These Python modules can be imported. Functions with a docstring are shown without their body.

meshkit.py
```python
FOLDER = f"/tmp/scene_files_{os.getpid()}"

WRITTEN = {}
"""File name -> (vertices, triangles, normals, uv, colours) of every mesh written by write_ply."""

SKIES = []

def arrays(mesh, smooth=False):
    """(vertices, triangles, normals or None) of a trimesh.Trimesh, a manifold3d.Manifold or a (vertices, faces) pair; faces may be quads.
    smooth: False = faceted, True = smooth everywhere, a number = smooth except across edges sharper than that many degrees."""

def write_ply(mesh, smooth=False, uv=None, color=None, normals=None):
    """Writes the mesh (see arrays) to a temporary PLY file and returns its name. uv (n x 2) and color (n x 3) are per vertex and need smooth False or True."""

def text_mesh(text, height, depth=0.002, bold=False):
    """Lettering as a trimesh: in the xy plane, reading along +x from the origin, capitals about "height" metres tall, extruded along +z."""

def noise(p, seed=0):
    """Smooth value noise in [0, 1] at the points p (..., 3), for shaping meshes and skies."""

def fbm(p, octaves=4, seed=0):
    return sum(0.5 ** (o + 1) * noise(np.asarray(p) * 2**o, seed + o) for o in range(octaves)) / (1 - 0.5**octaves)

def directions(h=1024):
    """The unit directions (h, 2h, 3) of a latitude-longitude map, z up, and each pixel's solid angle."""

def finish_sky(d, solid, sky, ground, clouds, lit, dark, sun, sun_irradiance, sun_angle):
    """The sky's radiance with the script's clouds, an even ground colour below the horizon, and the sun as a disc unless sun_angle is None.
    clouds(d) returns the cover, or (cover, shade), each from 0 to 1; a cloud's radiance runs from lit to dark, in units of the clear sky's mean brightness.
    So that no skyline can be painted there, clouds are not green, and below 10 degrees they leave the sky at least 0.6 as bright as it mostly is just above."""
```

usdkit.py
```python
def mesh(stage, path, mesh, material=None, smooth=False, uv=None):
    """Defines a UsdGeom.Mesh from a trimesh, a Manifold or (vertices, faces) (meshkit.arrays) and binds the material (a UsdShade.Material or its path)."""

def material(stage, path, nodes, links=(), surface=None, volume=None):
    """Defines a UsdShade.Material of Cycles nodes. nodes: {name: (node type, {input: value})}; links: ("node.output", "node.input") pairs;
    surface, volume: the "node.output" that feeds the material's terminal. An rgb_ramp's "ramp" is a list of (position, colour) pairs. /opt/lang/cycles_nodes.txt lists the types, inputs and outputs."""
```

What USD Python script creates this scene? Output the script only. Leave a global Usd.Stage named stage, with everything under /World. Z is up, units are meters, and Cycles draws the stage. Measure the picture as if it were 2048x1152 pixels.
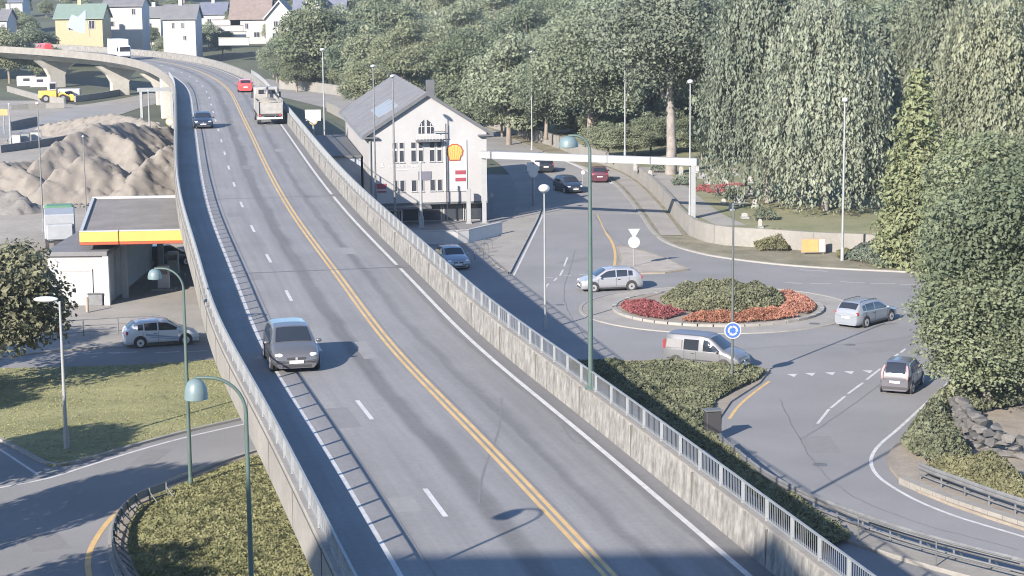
import math, random
import numpy as np
import trimesh
from scipy.interpolate import CubicSpline, interp1d
from shapely.geometry import Polygon, Point
import shapely
from shapely import contains_xy
import usdkit, meshkit
from pxr import Usd, UsdGeom, UsdLux, UsdShade, Gf, Sdf

# ---------------------------------------------------------------- camera, sky, sun, exposure
EXPOSURE = 1.55
SUN_I, SKY_S = 1.25, 0.105
SUN_COL = (1.0, 0.895, 0.765)
SHADOW = np.array([0.545, 0.839])          # the way shadows fall on the ground
SUN_EL = math.radians(25.0)
FPX, CAM_H = 3950.0, 21.0                  # focal length in pixels of a 2048 wide picture
PITCH, ROLL = math.atan(639 / 3950.0), math.radians(0.6)

stage = Usd.Stage.CreateInMemory()
UsdGeom.SetStageUpAxis(stage, 'Z')
UsdGeom.SetStageMetersPerUnit(stage, 1.0)
world = UsdGeom.Xform.Define(stage, '/World')
stage.SetDefaultPrim(world.GetPrim())
UsdGeom.Scope.Define(stage, '/World/Looks')

C0 = np.array([0, 0, CAM_H])
FW = np.array([0, math.cos(PITCH), -math.sin(PITCH)])
R0 = np.array([1.0, 0, 0]); U0 = np.cross(R0, FW)
RT = math.cos(ROLL) * R0 - math.sin(ROLL) * U0
UP = math.sin(ROLL) * R0 + math.cos(ROLL) * U0
cam = UsdGeom.Camera.Define(stage, '/World/camera')
cam.CreateHorizontalApertureAttr(36.0)
cam.CreateVerticalApertureAttr(36.0 * 9 / 16)
cam.CreateFocalLengthAttr(FPX / 2048 * 36.0)
cam.CreateClippingRangeAttr(Gf.Vec2f(0.5, 5000))
cam.CreateExposureAttr(EXPOSURE)
m = Gf.Matrix4d(*RT, 0, *UP, 0, *(-FW), 0, *C0, 1)
cam.AddTransformOp().Set(m)

SUN_TO = np.array([-SHADOW[0] * math.cos(SUN_EL), -SHADOW[1] * math.cos(SUN_EL), math.sin(SUN_EL)])
SUN_TO /= np.linalg.norm(SUN_TO)
dome = UsdLux.DomeLight.Define(stage, '/World/sky')
skym = usdkit.material(stage, '/World/Looks/sky_look',
    {'s': ('sky_texture', dict(sky_type='single_scattering', sun_disc=False, sun_elevation=SUN_EL,
                               sun_rotation=math.atan2(SUN_TO[0], SUN_TO[1]), altitude=30.0, air_density=1.0, aerosol_density=0.4, ozone_density=5.0)),
     'b': ('background_shader', dict(strength=SKY_S))}, [('s.color', 'b.color')], surface='b.background')
UsdShade.MaterialBindingAPI.Apply(dome.GetPrim()).Bind(skym)
sun = UsdLux.DistantLight.Define(stage, '/World/sun')
sun.CreateIntensityAttr(SUN_I); sun.CreateAngleAttr(0.5); sun.CreateNormalizeAttr(True)
sun.CreateColorAttr(Gf.Vec3f(*SUN_COL))
zax = SUN_TO; xax = np.cross([0, 0, 1.0], zax); xax /= np.linalg.norm(xax); yax = np.cross(zax, xax)
sun.AddTransformOp().Set(Gf.Matrix4d(*xax, 0, *yax, 0, *zax, 0, 0, 0, 60, 1))

def ray(x, y): return FW + (x - 1024) / FPX * RT - (y - 576) / FPX * UP
def G(x, y, z=0.0):
    """The point at height z that the photograph shows at pixel x, y (of 2048 x 1152)."""
    d = ray(x, y); return C0 + d * (z - CAM_H) / d[2]
def D(x, y, Y):
    """The point at distance Y that the photograph shows at pixel x, y."""
    d = ray(x, y); return C0 + d * Y / d[1]
def GP(pts, z=0.0): return np.array([G(x, y, z) for x, y in pts])

# ---------------------------------------------------------------- materials
MATS = {}
def mat(name, col, rough=0.75, var=0.12, scale=1.5, var2=0.08, scale2=14.0, bump=0.0, metal=0.0, spec=0.4, stretch=None, tint=None, obj=False, coat=0.0):
    if name in MATS: return MATS[name]
    col = np.array(col, float)
    n = {'p': ('principled_bsdf', dict(roughness=rough, metallic=metal, specular_ior_level=spec, coat_weight=coat))}
    l = []
    if var <= 0:
        n['p'][1]['base_color'] = col
    else:
        n['tc'] = ('texture_coordinate', {}) if obj else ('geometry', {})
        src = 'tc.object' if obj else 'tc.position'
        if stretch is not None:
            n['mp'] = ('mapping', dict(scale=stretch)); l += [(src, 'mp.vector')]; src = 'mp.vector'
        n['n1'] = ('noise_texture', dict(scale=scale, detail=4.0, roughness=0.6))
        n['n2'] = ('noise_texture', dict(scale=scale2, detail=3.0, roughness=0.6))
        c2 = np.array(tint, float) if tint is not None else col * (1 + var)
        n['r1'] = ('rgb_ramp', dict(ramp=[(0.3, np.clip(col * (1 - var), 0, 1)), (0.7, np.clip(c2, 0, 1))]))
        n['r2'] = ('rgb_ramp', dict(ramp=[(0.3, (1 - var2,) * 3), (0.7, (1.0,) * 3)]))
        n['mx'] = ('mix', dict(mix_type='multiply', fac=1.0))
        l += [(src, 'n1.vector'), (src, 'n2.vector'), ('n1.fac', 'r1.fac'), ('n2.fac', 'r2.fac'), ('r1.color', 'mx.color1'), ('r2.color', 'mx.color2'), ('mx.color', 'p.base_color')]
        if bump:
            n['bp'] = ('bump', dict(strength=bump, distance=0.03)); l += [('n2.fac', 'bp.height'), ('bp.normal', 'p.normal')]
    MATS[name] = usdkit.material(stage, '/World/Looks/' + name, n, l, surface='p.BSDF')
    return MATS[name]

def leafmat(name, a, b, trans=0.28, rnd=0.5, rough=0.6):
    """Leaves: every leaf its own shade between a and b, each tree a little different, patches over the crown."""
    n = {'g': ('geometry', {}), 'o': ('object_info', {}),
         'n': ('noise_texture', dict(scale=0.35, detail=2.0)),
         'm1': ('math', dict(math_type='multiply', value2=rnd)),
         'm2': ('math', dict(math_type='multiply_add', value2=0.9 - rnd * 0.5)),
         'r': ('rgb_ramp', dict(ramp=[(0.12, a), (0.85, b)])),
         'mo': ('math', dict(math_type='multiply_add', value2=0.26, value3=-0.14)), 'ma': ('math', dict(math_type='add')),
         'ht': ('mix', dict(mix_type='multiply', color2=(1.05, 0.985, 0.86))), 'hf': ('math', dict(math_type='fraction')), 'h7': ('math', dict(math_type='multiply', value2=7.31)),
         'p': ('principled_bsdf', dict(roughness=rough, specular_ior_level=0.25)),
         't': ('translucent_bsdf', {}), 'x': ('mix_closure', dict(fac=trans))}
    l = [('g.random_per_island', 'm1.value1'), ('g.position', 'n.vector'), ('n.fac', 'm2.value1'), ('m1.value', 'm2.value3'),
         ('o.random', 'mo.value1'), ('m2.value', 'ma.value1'), ('mo.value', 'ma.value2'), ('ma.value', 'r.fac'), ('o.random', 'h7.value1'), ('h7.value', 'hf.value1'), ('hf.value', 'ht.fac'), ('r.color', 'ht.color1'), ('ht.color', 'p.base_color'), ('ht.color', 't.color'), ('p.BSDF', 'x.closure1'), ('t.BSDF', 'x.closure2')]
    MATS[name] = usdkit.material(stage, '/World/Looks/' + name, n, l, surface='x.closure')
    return MATS[name]

ASPHALT = mat('asphalt', (0.165, 0.166, 0.172), 0.85, var=0.13, scale=0.12, var2=0.10, scale2=9.0, bump=0.15)
ASPHALT2 = mat('asphalt_worn', (0.19, 0.188, 0.186), 0.88, var=0.14, scale=0.2, var2=0.12, scale2=6.0, bump=0.15)
PAVE = mat('pale_paving', (0.215, 0.206, 0.193), 0.9, var=0.14, scale=0.35, var2=0.12, scale2=5.0, bump=0.15)
KERB = mat('kerb_stone', (0.215, 0.21, 0.2), 0.85, var=0.12, scale=1.2)
WHITE_LINE = mat('white_paint', (0.42, 0.42, 0.425), 0.7, var=0.16, scale=2.5, var2=0.25, scale2=18)
YELLOW_LINE = mat('yellow_paint', (0.44, 0.3, 0.13), 0.7, var=0.14, scale=1.5, var2=0.22, scale2=16)
CONC = mat('concrete', (0.195, 0.187, 0.175), 0.9, var=0.12, scale=0.5, var2=0.14, scale2=4.0, bump=0.2)
CONC_STREAK = mat('streaked_concrete', (0.135, 0.132, 0.126), 0.9, var=0.16, scale=3.0, var2=0.2, scale2=6.0, bump=0.35, stretch=(1, 1, 0.55), tint=(0.25, 0.245, 0.235))
CONC_PALE = mat('pale_concrete', (0.185, 0.18, 0.17), 0.9, var=0.10, scale=0.4, var2=0.14, scale2=3.0, bump=0.1)
PIER_C = mat('pier_concrete', (0.36, 0.35, 0.33), 0.9, var=0.15, scale=0.4, var2=0.12, scale2=3)
STEEL = mat('galvanised_steel', (0.205, 0.22, 0.235), 0.55, var=0.08, scale=3, metal=0.25)
STEEL_DK = mat('weathered_steel', (0.10, 0.105, 0.11), 0.6, var=0.2, scale=2, metal=0.2)
STEEL_MID = mat('dull_steel', (0.13, 0.135, 0.145), 0.6, var=0.2, scale=2, metal=0.2)
GREEN_POLE = mat('green_painted_steel', (0.055, 0.085, 0.08), 0.5, var=0.12, scale=2)
LAMP_TEAL = mat('teal_lamp_shade', (0.105, 0.15, 0.165), 0.45, var=0.06, scale=2)
WHITE_POLE = mat('white_painted_steel', (0.215, 0.226, 0.238), 0.5, var=0.06, scale=2)
LAMP_WHITE = mat('white_lamp_shade', (0.45, 0.45, 0.45), 0.4, var=0.03)
DARK_POLE = mat('dark_pole_paint', (0.075, 0.085, 0.085), 0.5, var=0.1)
RENDER_W = mat('white_render', (0.268, 0.27, 0.28), 0.85, var=0.05, scale=0.5, var2=0.05, scale2=6)
WHITE_SIGN = mat('white_sign_face', (0.33, 0.33, 0.335), 0.5, var=0.03)
ROOF_GREY = mat('grey_roof', (0.125, 0.126, 0.136), 0.75, var=0.12, scale=0.6, var2=0.1, scale2=6)
ROOF_DARK = mat('dark_roof_edge', (0.075, 0.08, 0.09), 0.7, var=0.1)
ROOF_BROWN = mat('brown_tiled_roof', (0.155, 0.125, 0.115), 0.8, var=0.15, scale=1)
ROOF_BLUE = mat('slate_roof', (0.10, 0.11, 0.15), 0.7, var=0.15, scale=1)
WIN = mat('window_glass', (0.03, 0.035, 0.045), 0.12, var=0, spec=0.6)
CAR_GLASS = mat('car_glass', (0.018, 0.022, 0.03), 0.06, var=0, spec=0.7)
RUBBER = mat('rubber', (0.025, 0.025, 0.027), 0.85, var=0)
BLACK_TRIM = mat('black_trim', (0.03, 0.03, 0.033), 0.6, var=0)
RIM = mat('alloy_rim', (0.5, 0.5, 0.52), 0.35, var=0, metal=0.7)
HEADLIGHT = mat('headlight_lens', (0.6, 0.6, 0.62), 0.15, var=0, spec=0.7)
TAIL = mat('tail_light_lens', (0.30, 0.03, 0.035), 0.2, var=0, spec=0.6)
PLATE = mat('number_plate_white', (0.5, 0.5, 0.5), 0.5, var=0)
YELLOW = mat('station_yellow', (0.44, 0.275, 0.075), 0.5, var=0.04, scale=0.8)
RED = mat('station_red', (0.25, 0.06, 0.03), 0.5, var=0.04)
SIGN_RED = mat('dull_red_panel', (0.20, 0.035, 0.055), 0.6, var=0.06)
SIGN_GREY = mat('grey_panel', (0.10, 0.10, 0.13), 0.6, var=0.06)
SIGN_BLUE = mat('blue_sign', (0.03, 0.085, 0.28), 0.5, var=0)
SIGN_YEL = mat('yellow_board', (0.3, 0.21, 0.085), 0.6, var=0.1, scale=2)
SIGN_BACK = mat('sign_back', (0.28, 0.29, 0.3), 0.5, var=0.05)
SAND = mat('sand', (0.172, 0.157, 0.14), 0.95, var=0.12, scale=0.25, var2=0.12, scale2=2.5, bump=0.3)
DIRT = mat('dirt', (0.22, 0.205, 0.185), 0.95, var=0.22, scale=0.08, var2=0.18, scale2=1.2, bump=0.25)
SOIL = mat('dry_soil', (0.21, 0.185, 0.155), 0.95, var=0.2, scale=0.6, var2=0.2, scale2=6, bump=0.3)
GRASS = mat('lawn_grass', (0.185, 0.194, 0.095), 0.9, var=0.22, scale=0.35, var2=0.3, scale2=7.0, bump=0.3, stretch=(0.5, 1, 1), tint=(0.255, 0.252, 0.135))
VERGE = mat('dry_verge_grass', (0.15, 0.14, 0.092), 0.95, var=0.25, scale=0.5, var2=0.25, scale2=6, bump=0.3, tint=(0.20, 0.185, 0.135))
GRASS_FAR = mat('far_grass', (0.06, 0.07, 0.045), 0.9, var=0.25, scale=0.05, var2=0.2, scale2=1)
ROCK = mat('grey_rock', (0.105, 0.102, 0.10), 0.9, var=0.2, scale=1.5, var2=0.2, scale2=6, bump=0.4)
BARK = mat('bark', (0.17, 0.145, 0.125), 0.95, var=0.25, scale=2, stretch=(2, 2, 0.4), bump=0.4)
BARK_BIRCH = mat('pale_bark', (0.19, 0.175, 0.165), 0.9, var=0.25, scale=2, bump=0.3)
YELLOW_WALL = mat('yellow_wall', (0.3, 0.255, 0.165), 0.85, var=0.05)
GREEN_ROOF = mat('green_roof', (0.13, 0.175, 0.155), 0.7, var=0.08)
BLUE_TARP = mat('pale_blue_tarpaulin', (0.22, 0.27, 0.38), 0.6, var=0.08)
HOUSE_W = mat('white_house_wall', (0.29, 0.29, 0.295), 0.85, var=0.04)
MACHINE_Y = mat('machine_yellow', (0.62, 0.40, 0.09), 0.5, var=0.1)
TRUCK_GREEN = mat('truck_green', (0.07, 0.16, 0.09), 0.5, var=0.1)
CONTAINER = mat('grey_container', (0.22, 0.235, 0.26), 0.55, var=0.08)
STONE_W = mat('pale_gravestone', (0.25, 0.247, 0.235), 0.8, var=0.12, scale=2)
STONE_G = mat('grey_gravestone', (0.22, 0.225, 0.235), 0.6, var=0.15, scale=2)
FLOWER_RED = leafmat('red_flowers', (0.155, 0.05, 0.057), (0.36, 0.125, 0.14), 0.15)
FLOWER_ORG = leafmat('orange_flowers', (0.20, 0.095, 0.07), (0.44, 0.225, 0.18), 0.15)
L_MID = leafmat('leaf_mid', (0.088, 0.115, 0.078), (0.316, 0.352, 0.258))
L_DARK = leafmat('leaf_dark', (0.069, 0.091, 0.075), (0.253, 0.289, 0.229))
L_BIRCH = leafmat('leaf_birch', (0.113, 0.135, 0.103), (0.357, 0.392, 0.308))
L_CONIF = leafmat('leaf_conifer', (0.102, 0.128, 0.071), (0.309, 0.339, 0.209))
L_BUSH = leafmat('leaf_bush', (0.089, 0.103, 0.067), (0.285, 0.304, 0.215))
L_OLIVE = leafmat('leaf_ground_cover', (0.097, 0.105, 0.066), (0.279, 0.285, 0.188))
L_NEAR = leafmat('leaf_near', (0.076, 0.098, 0.063), (0.254, 0.294, 0.198))
L_BANK = leafmat('leaf_bank', (0.148, 0.16, 0.089), (0.342, 0.342, 0.205))
L_YOUNG = leafmat('leaf_autumn', (0.101, 0.108, 0.075), (0.355, 0.358, 0.22))
L_GRASS = leafmat('grass_blade', (0.171, 0.182, 0.085), (0.296, 0.296, 0.16), 0.2)

def carpaint(name, col, rough=0.32, metal=0.35):
    return mat(name, col, rough, var=0, metal=metal, spec=0.5, coat=0.5)
P_GREY = carpaint('graphite_paint', (0.082, 0.085, 0.094), 0.32, 0.2)
P_SILVER = carpaint('silver_paint', (0.27, 0.28, 0.315), 0.3, 0.3)
P_SILVER2 = carpaint('cool_silver_paint', (0.22, 0.24, 0.275), 0.3, 0.3)
P_WHITE = carpaint('white_paintwork', (0.40, 0.42, 0.46), 0.3, 0.0)
P_DARK = carpaint('dark_blue_paint', (0.025, 0.035, 0.06))
P_BLACK = carpaint('black_paint', (0.02, 0.022, 0.028))
P_RED = carpaint('red_paint', (0.50, 0.05, 0.05), 0.35, 0.0)
P_MAROON = carpaint('maroon_paint', (0.09, 0.03, 0.045))
P_VAN = carpaint('van_silver_paint', (0.14, 0.143, 0.158), 0.32, 0.3)
P_MICRO = carpaint('mid_grey_paint', (0.105, 0.105, 0.125), 0.3, 0.35)

# ---------------------------------------------------------------- object helpers
COUNT = {}
def numbered(parent, name):
    k = (parent, name); c = COUNT.get(k, 0); COUNT[k] = c + 1
    return f'{parent}/{name}' if c == 0 else f'{parent}/{name}_{c:03d}'
class T:
    def __init__(self, prim, loc): self.prim, self.path, self.loc = prim, str(prim.GetPath()), np.asarray(loc, float)
def tag(prim, label=None, cat=None, group=None, kind=None):
    for k, v in (('label', label), ('category', cat), ('group', group), ('kind', kind)):
        if v: prim.SetCustomDataByKey(k, v)
def thing(name, label, cat, loc=(0, 0, 0), group=None, rotz=None):
    x = UsdGeom.Xform.Define(stage, numbered('/World', name))
    x.AddTranslateOp().Set(Gf.Vec3d(*map(float, loc)))
    if rotz is not None: x.AddRotateZOp().Set(float(math.degrees(rotz)))
    tag(x.GetPrim(), label, cat, group)
    return T(x.GetPrim(), loc if rotz is None else (0, 0, 0))
def part(parent, name, mesh, m, smooth=False, label=None, kind=None, uv=None, at_world=True):
    """One Mesh under a thing or a part; vertices in world coordinates (or in the thing's own when it is turned)."""
    v, f = tris(mesh)
    if at_world: v = v - parent.loc
    p = usdkit.mesh(stage, numbered(parent.path, name), (v, f), m, smooth=smooth, uv=uv).GetPrim()
    tag(p, label, kind=kind)
    return T(p, parent.loc)
def single(name, mesh, m, label=None, cat=None, group=None, kind=None, smooth=False, uv=None):
    v, f = tris(mesh)
    p = usdkit.mesh(stage, numbered('/World', name), (v, f), m, smooth=smooth, uv=uv).GetPrim()
    tag(p, label, cat, group, kind)
    return T(p, (0, 0, 0))
def dup(src, loc, rotz, label, group=None, scale=None, name=None, cat=None):
    p = stage.GetPrimAtPath(src.path); was = p.GetCustomData()
    x = UsdGeom.Xform.Define(stage, numbered('/World', name or p.GetName().rstrip('_0123456789')))
    x.GetPrim().GetReferences().AddInternalReference(p.GetPath())
    place(x.GetPrim(), loc, rotz, scale)
    tag(x.GetPrim(), label, cat or was['category'], group or was.get('group'))
    x.GetPrim().SetInstanceable(True)
def place(prim, loc, rotz, scale=None):
    x = UsdGeom.Xformable(prim); x.ClearXformOpOrder()
    s, c = math.sin(rotz), math.cos(rotz); k = np.ones(3) * (1 if scale is None else np.asarray(scale, float))
    mm = Gf.Matrix4d(c * k[0], s * k[0], 0, 0, -s * k[1], c * k[1], 0, 0, 0, 0, k[2], 0, *map(float, loc), 1)
    x.AddTransformOp(opSuffix='place').Set(mm)

# ---------------------------------------------------------------- mesh helpers: everything is (vertices, triangles)
def tris(mesh):
    if hasattr(mesh, 'vertices'): return np.array(mesh.vertices), np.array(mesh.faces)
    v, f = np.asarray(mesh[0], float), np.asarray(mesh[1], int)
    if f.shape[1] == 4: f = np.vstack([f[:, [0, 1, 2]], f[:, [0, 2, 3]]])
    return v, f
def join(*ms):
    vs, fs, k = [], [], 0
    for q in ms:
        v, f = tris(q); vs.append(v); fs.append(f + k); k += len(v)
    return np.vstack(vs), np.vstack(fs)
def xf(mesh, rz=0.0, loc=(0, 0, 0), s=1.0):
    v, f = tris(mesh); c, n = math.cos(rz), math.sin(rz)
    v = v * s
    return np.c_[v[:, 0] * c - v[:, 1] * n, v[:, 0] * n + v[:, 1] * c, v[:, 2]] + np.asarray(loc, float), f
BOXF = np.array([[0, 3, 2, 1], [4, 5, 6, 7], [0, 1, 5, 4], [1, 2, 6, 5], [2, 3, 7, 6], [3, 0, 4, 7]])
def box(x0, x1, y0, y1, z0, z1, bev=0.0):
    if bev <= 0:
        return tris((np.array([[x0, y0, z0], [x1, y0, z0], [x1, y1, z0], [x0, y1, z0], [x0, y0, z1], [x1, y0, z1], [x1, y1, z1], [x0, y1, z1]], float), BOXF))
    pts = []
    for sx, a in ((1, x0), (-1, x1)):
        for sy, b in ((1, y0), (-1, y1)):
            for sz, c in ((1, z0), (-1, z1)):
                pts += [[a, b + sy * bev, c + sz * bev], [a + sx * bev, b, c + sz * bev], [a + sx * bev, b + sy * bev, c]]
    h = trimesh.convex.convex_hull(np.array(pts)); return np.array(h.vertices), np.array(h.faces)
def beam(p, q, w, h, up=(0, 0, 1)):
    """A straight bar of section w x h from p to q."""
    p, q = np.asarray(p, float), np.asarray(q, float); d = q - p; L = np.linalg.norm(d); d = d / L
    up = np.asarray(up, float); 
    if abs(d @ up) > 0.99: up = np.array([1.0, 0, 0])
    s = np.cross(d, up); s /= np.linalg.norm(s); u = np.cross(s, d)
    v = [p + a * s * w / 2 + b * u * h / 2 for a, b in ((-1, -1), (1, -1), (1, 1), (-1, 1))] + [q + a * s * w / 2 + b * u * h / 2 for a, b in ((-1, -1), (1, -1), (1, 1), (-1, 1))]
    return tris((np.array(v), np.array([[3, 2, 1, 0], [4, 5, 6, 7], [0, 1, 5, 4], [1, 2, 6, 5], [2, 3, 7, 6], [3, 0, 4, 7]])))
def tube(points, radii, sides=8, cap=True):
    p = np.asarray(points, float); n = len(p); r = np.broadcast_to(radii, (n,)).astype(float)
    t = np.gradient(p, axis=0); t /= np.linalg.norm(t, axis=1, keepdims=True) + 1e-12
    a0 = np.array([1.0, 0, 0]) if abs(t[0, 0]) < 0.8 else np.array([0, 1.0, 0])
    A = []; a = a0
    for i in range(n):
        a = a - t[i] * (a @ t[i]); a /= np.linalg.norm(a) + 1e-12; A.append(a)
    A = np.array(A); B = np.cross(t, A); g = np.arange(sides) * 2 * np.pi / sides
    v = (p[:, None] + r[:, None, None] * (np.cos(g)[None, :, None] * A[:, None] + np.sin(g)[None, :, None] * B[:, None])).reshape(-1, 3)
    i, j = np.meshgrid(np.arange(n - 1), np.arange(sides), indexing='ij'); k = (j + 1) % sides
    f = np.stack([i * sides + j, i * sides + k, (i + 1) * sides + k, (i + 1) * sides + j], -1).reshape(-1, 4)
    v, f = tris((v, f))
    if cap:
        v = np.vstack([v, p[0], p[-1]]); m = n * sides; j = np.arange(sides); k = (j + 1) % sides
        f = np.vstack([f, np.c_[np.full(sides, m), k, j], np.c_[np.full(sides, m + 1), (n - 1) * sides + j, (n - 1) * sides + k]])
    return v, f
def pole(base, h, r0, r1, sides=10):
    b = np.asarray(base, float); return tube([b, b + [0, 0, h * 0.5], b + [0, 0, h]], [r0, (r0 + r1) / 2, r1], sides)
def lathe(profile, sides=20, loc=(0, 0, 0)):
    pr = np.asarray(profile, float); n = len(pr); g = np.arange(sides) * 2 * np.pi / sides
    v = np.stack([pr[:, None, 0] * np.cos(g), pr[:, None, 0] * np.sin(g), np.repeat(pr[:, 1:2], sides, 1)], -1).reshape(-1, 3) + np.asarray(loc, float)
    i, j = np.meshgrid(np.arange(n - 1), np.arange(sides), indexing='ij'); k = (j + 1) % sides
    return tris((v, np.stack([i * sides + j, i * sides + k, (i + 1) * sides + k, (i + 1) * sides + j], -1).reshape(-1, 4)))
def ell(c, r, sub=2):
    s = trimesh.creation.icosphere(sub); return np.array(s.vertices) * np.asarray(r, float) + np.asarray(c, float), np.array(s.faces)
def disc(c, r, th, axis, sides=24):
    """A flat round plate of thickness th facing axis."""
    a = np.asarray(axis, float); a /= np.linalg.norm(a); c = np.asarray(c, float)
    return tube([c - a * th / 2, c + a * th / 2], [r, r], sides)
def plate(pts, th, axis):
    """A flat polygon plate (pts in world, coplanar) of thickness th, extruded along axis."""
    p = np.asarray(pts, float); a = np.asarray(axis, float); a /= np.linalg.norm(a); n = len(p)
    e1 = p[1] - p[0]; e1 = e1 - a * (e1 @ a); e1 /= np.linalg.norm(e1); e2 = np.cross(a, e1)
    q = np.c_[(p - p[0]) @ e1, (p - p[0]) @ e2]; pg = Polygon(q)
    tv, tf = trimesh.creation.triangulate_polygon(pg if pg.exterior.is_ccw else pg.reverse(), engine='earcut')
    tv3 = p[0] + tv[:, :1] * e1 + tv[:, 1:] * e2
    k = len(tv3); v = np.vstack([tv3, tv3 + a * th]); f = [tf[:, ::-1], tf + k]
    ring = np.array(pg.exterior.coords)[:-1]; r3 = p[0] + ring[:, :1] * e1 + ring[:, 1:] * e2; nn = len(r3)
    v = np.vstack([v, r3, r3 + a * th]); i = np.arange(nn); j = (i + 1) % nn; b = 2 * k
    f += [np.c_[b + i, b + j, b + nn + j], np.c_[b + i, b + nn + j, b + nn + i]]
    return v, np.vstack(f)
def chaikin(p, n=2, closed=False):
    p = np.asarray(p, float)
    for _ in range(n):
        if closed:
            q = np.roll(p, -1, 0); p = np.stack([0.75 * p + 0.25 * q, 0.25 * p + 0.75 * q], 1).reshape(-1, p.shape[1])
        else:
            a, b = p[:-1], p[1:]
            p = np.vstack([p[:1], np.stack([0.75 * a + 0.25 * b, 0.25 * a + 0.75 * b], 1).reshape(-1, p.shape[1]), p[-1:]])
    return p
def resample(p, step):
    p = np.asarray(p, float); d = np.r_[0, np.cumsum(np.linalg.norm(np.diff(p, axis=0), axis=1))]
    n = max(2, int(round(d[-1] / step)) + 1); s = np.linspace(0, d[-1], n)
    return np.stack([np.interp(s, d, p[:, k]) for k in range(p.shape[1])], 1)
def normals2(p):
    t = np.gradient(p[:, :2], axis=0); t /= np.linalg.norm(t, axis=1, keepdims=True) + 1e-12
    return np.c_[t[:, 1], -t[:, 0]]          # to the right of the way
def sweep(p, section, closed=False):
    """A section of (offset to the right, height) points swept along the plan line p (z of p is added)."""
    p = np.asarray(p, float); n2 = normals2(p); sec = np.asarray(section, float); n, k = len(p), len(sec)
    v = np.zeros((n, k, 3)); v[..., :2] = p[:, None, :2] + n2[:, None] * sec[None, :, :1]; v[..., 2] = p[:, 2:3] + sec[None, :, 1]
    i, j = np.meshgrid(np.arange(n - 1), np.arange(k if closed else k - 1), indexing='ij'); jj = (j + 1) % k
    f = np.stack([i * k + j, (i + 1) * k + j, (i + 1) * k + jj, i * k + jj], -1).reshape(-1, 4)
    v, f = tris((v.reshape(-1, 3), f))
    if closed:
        pg = Polygon(sec); ccw = pg.exterior.is_ccw
        tv, tf = trimesh.creation.triangulate_polygon(pg if ccw else pg.reverse(), engine='earcut')
        from scipy.spatial import cKDTree
        idx = cKDTree(sec).query(tv)[1]
        f = np.vstack([f, idx[tf], (n - 1) * k + idx[tf][:, ::-1]])
    return v, f
def ribbon(p, w, z=None, off=0.0):
    p = np.asarray(p, float)
    if z is not None: p = np.c_[p[:, :2], np.full(len(p), z)]
    return sweep(p, [(off - w / 2, 0), (off + w / 2, 0)])
def sheet(poly_xy, z, closed_smooth=0):
    p = np.asarray(poly_xy, float)[:, :2]
    if closed_smooth: p = chaikin(p, closed_smooth, True)
    pg = Polygon(p).buffer(0)
    if pg.geom_type != 'Polygon': pg = max(pg.geoms, key=lambda g: g.area)
    v, f = trimesh.creation.triangulate_polygon(pg, engine='earcut')
    return np.c_[v, np.full(len(v), float(z))], f
def slab(poly_xy, z0, z1, smooth=0):
    p = np.asarray(poly_xy, float)[:, :2]
    if smooth: p = chaikin(p, smooth, True)
    pg = Polygon(p).buffer(0)
    if pg.geom_type != 'Polygon': pg = max(pg.geoms, key=lambda g: g.area)
    mm = trimesh.creation.extrude_polygon(pg, z1 - z0, engine='earcut'); v = np.array(mm.vertices); v[:, 2] += z0
    return v, np.array(mm.faces)
def rng(seed): return np.random.default_rng(seed)

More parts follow.
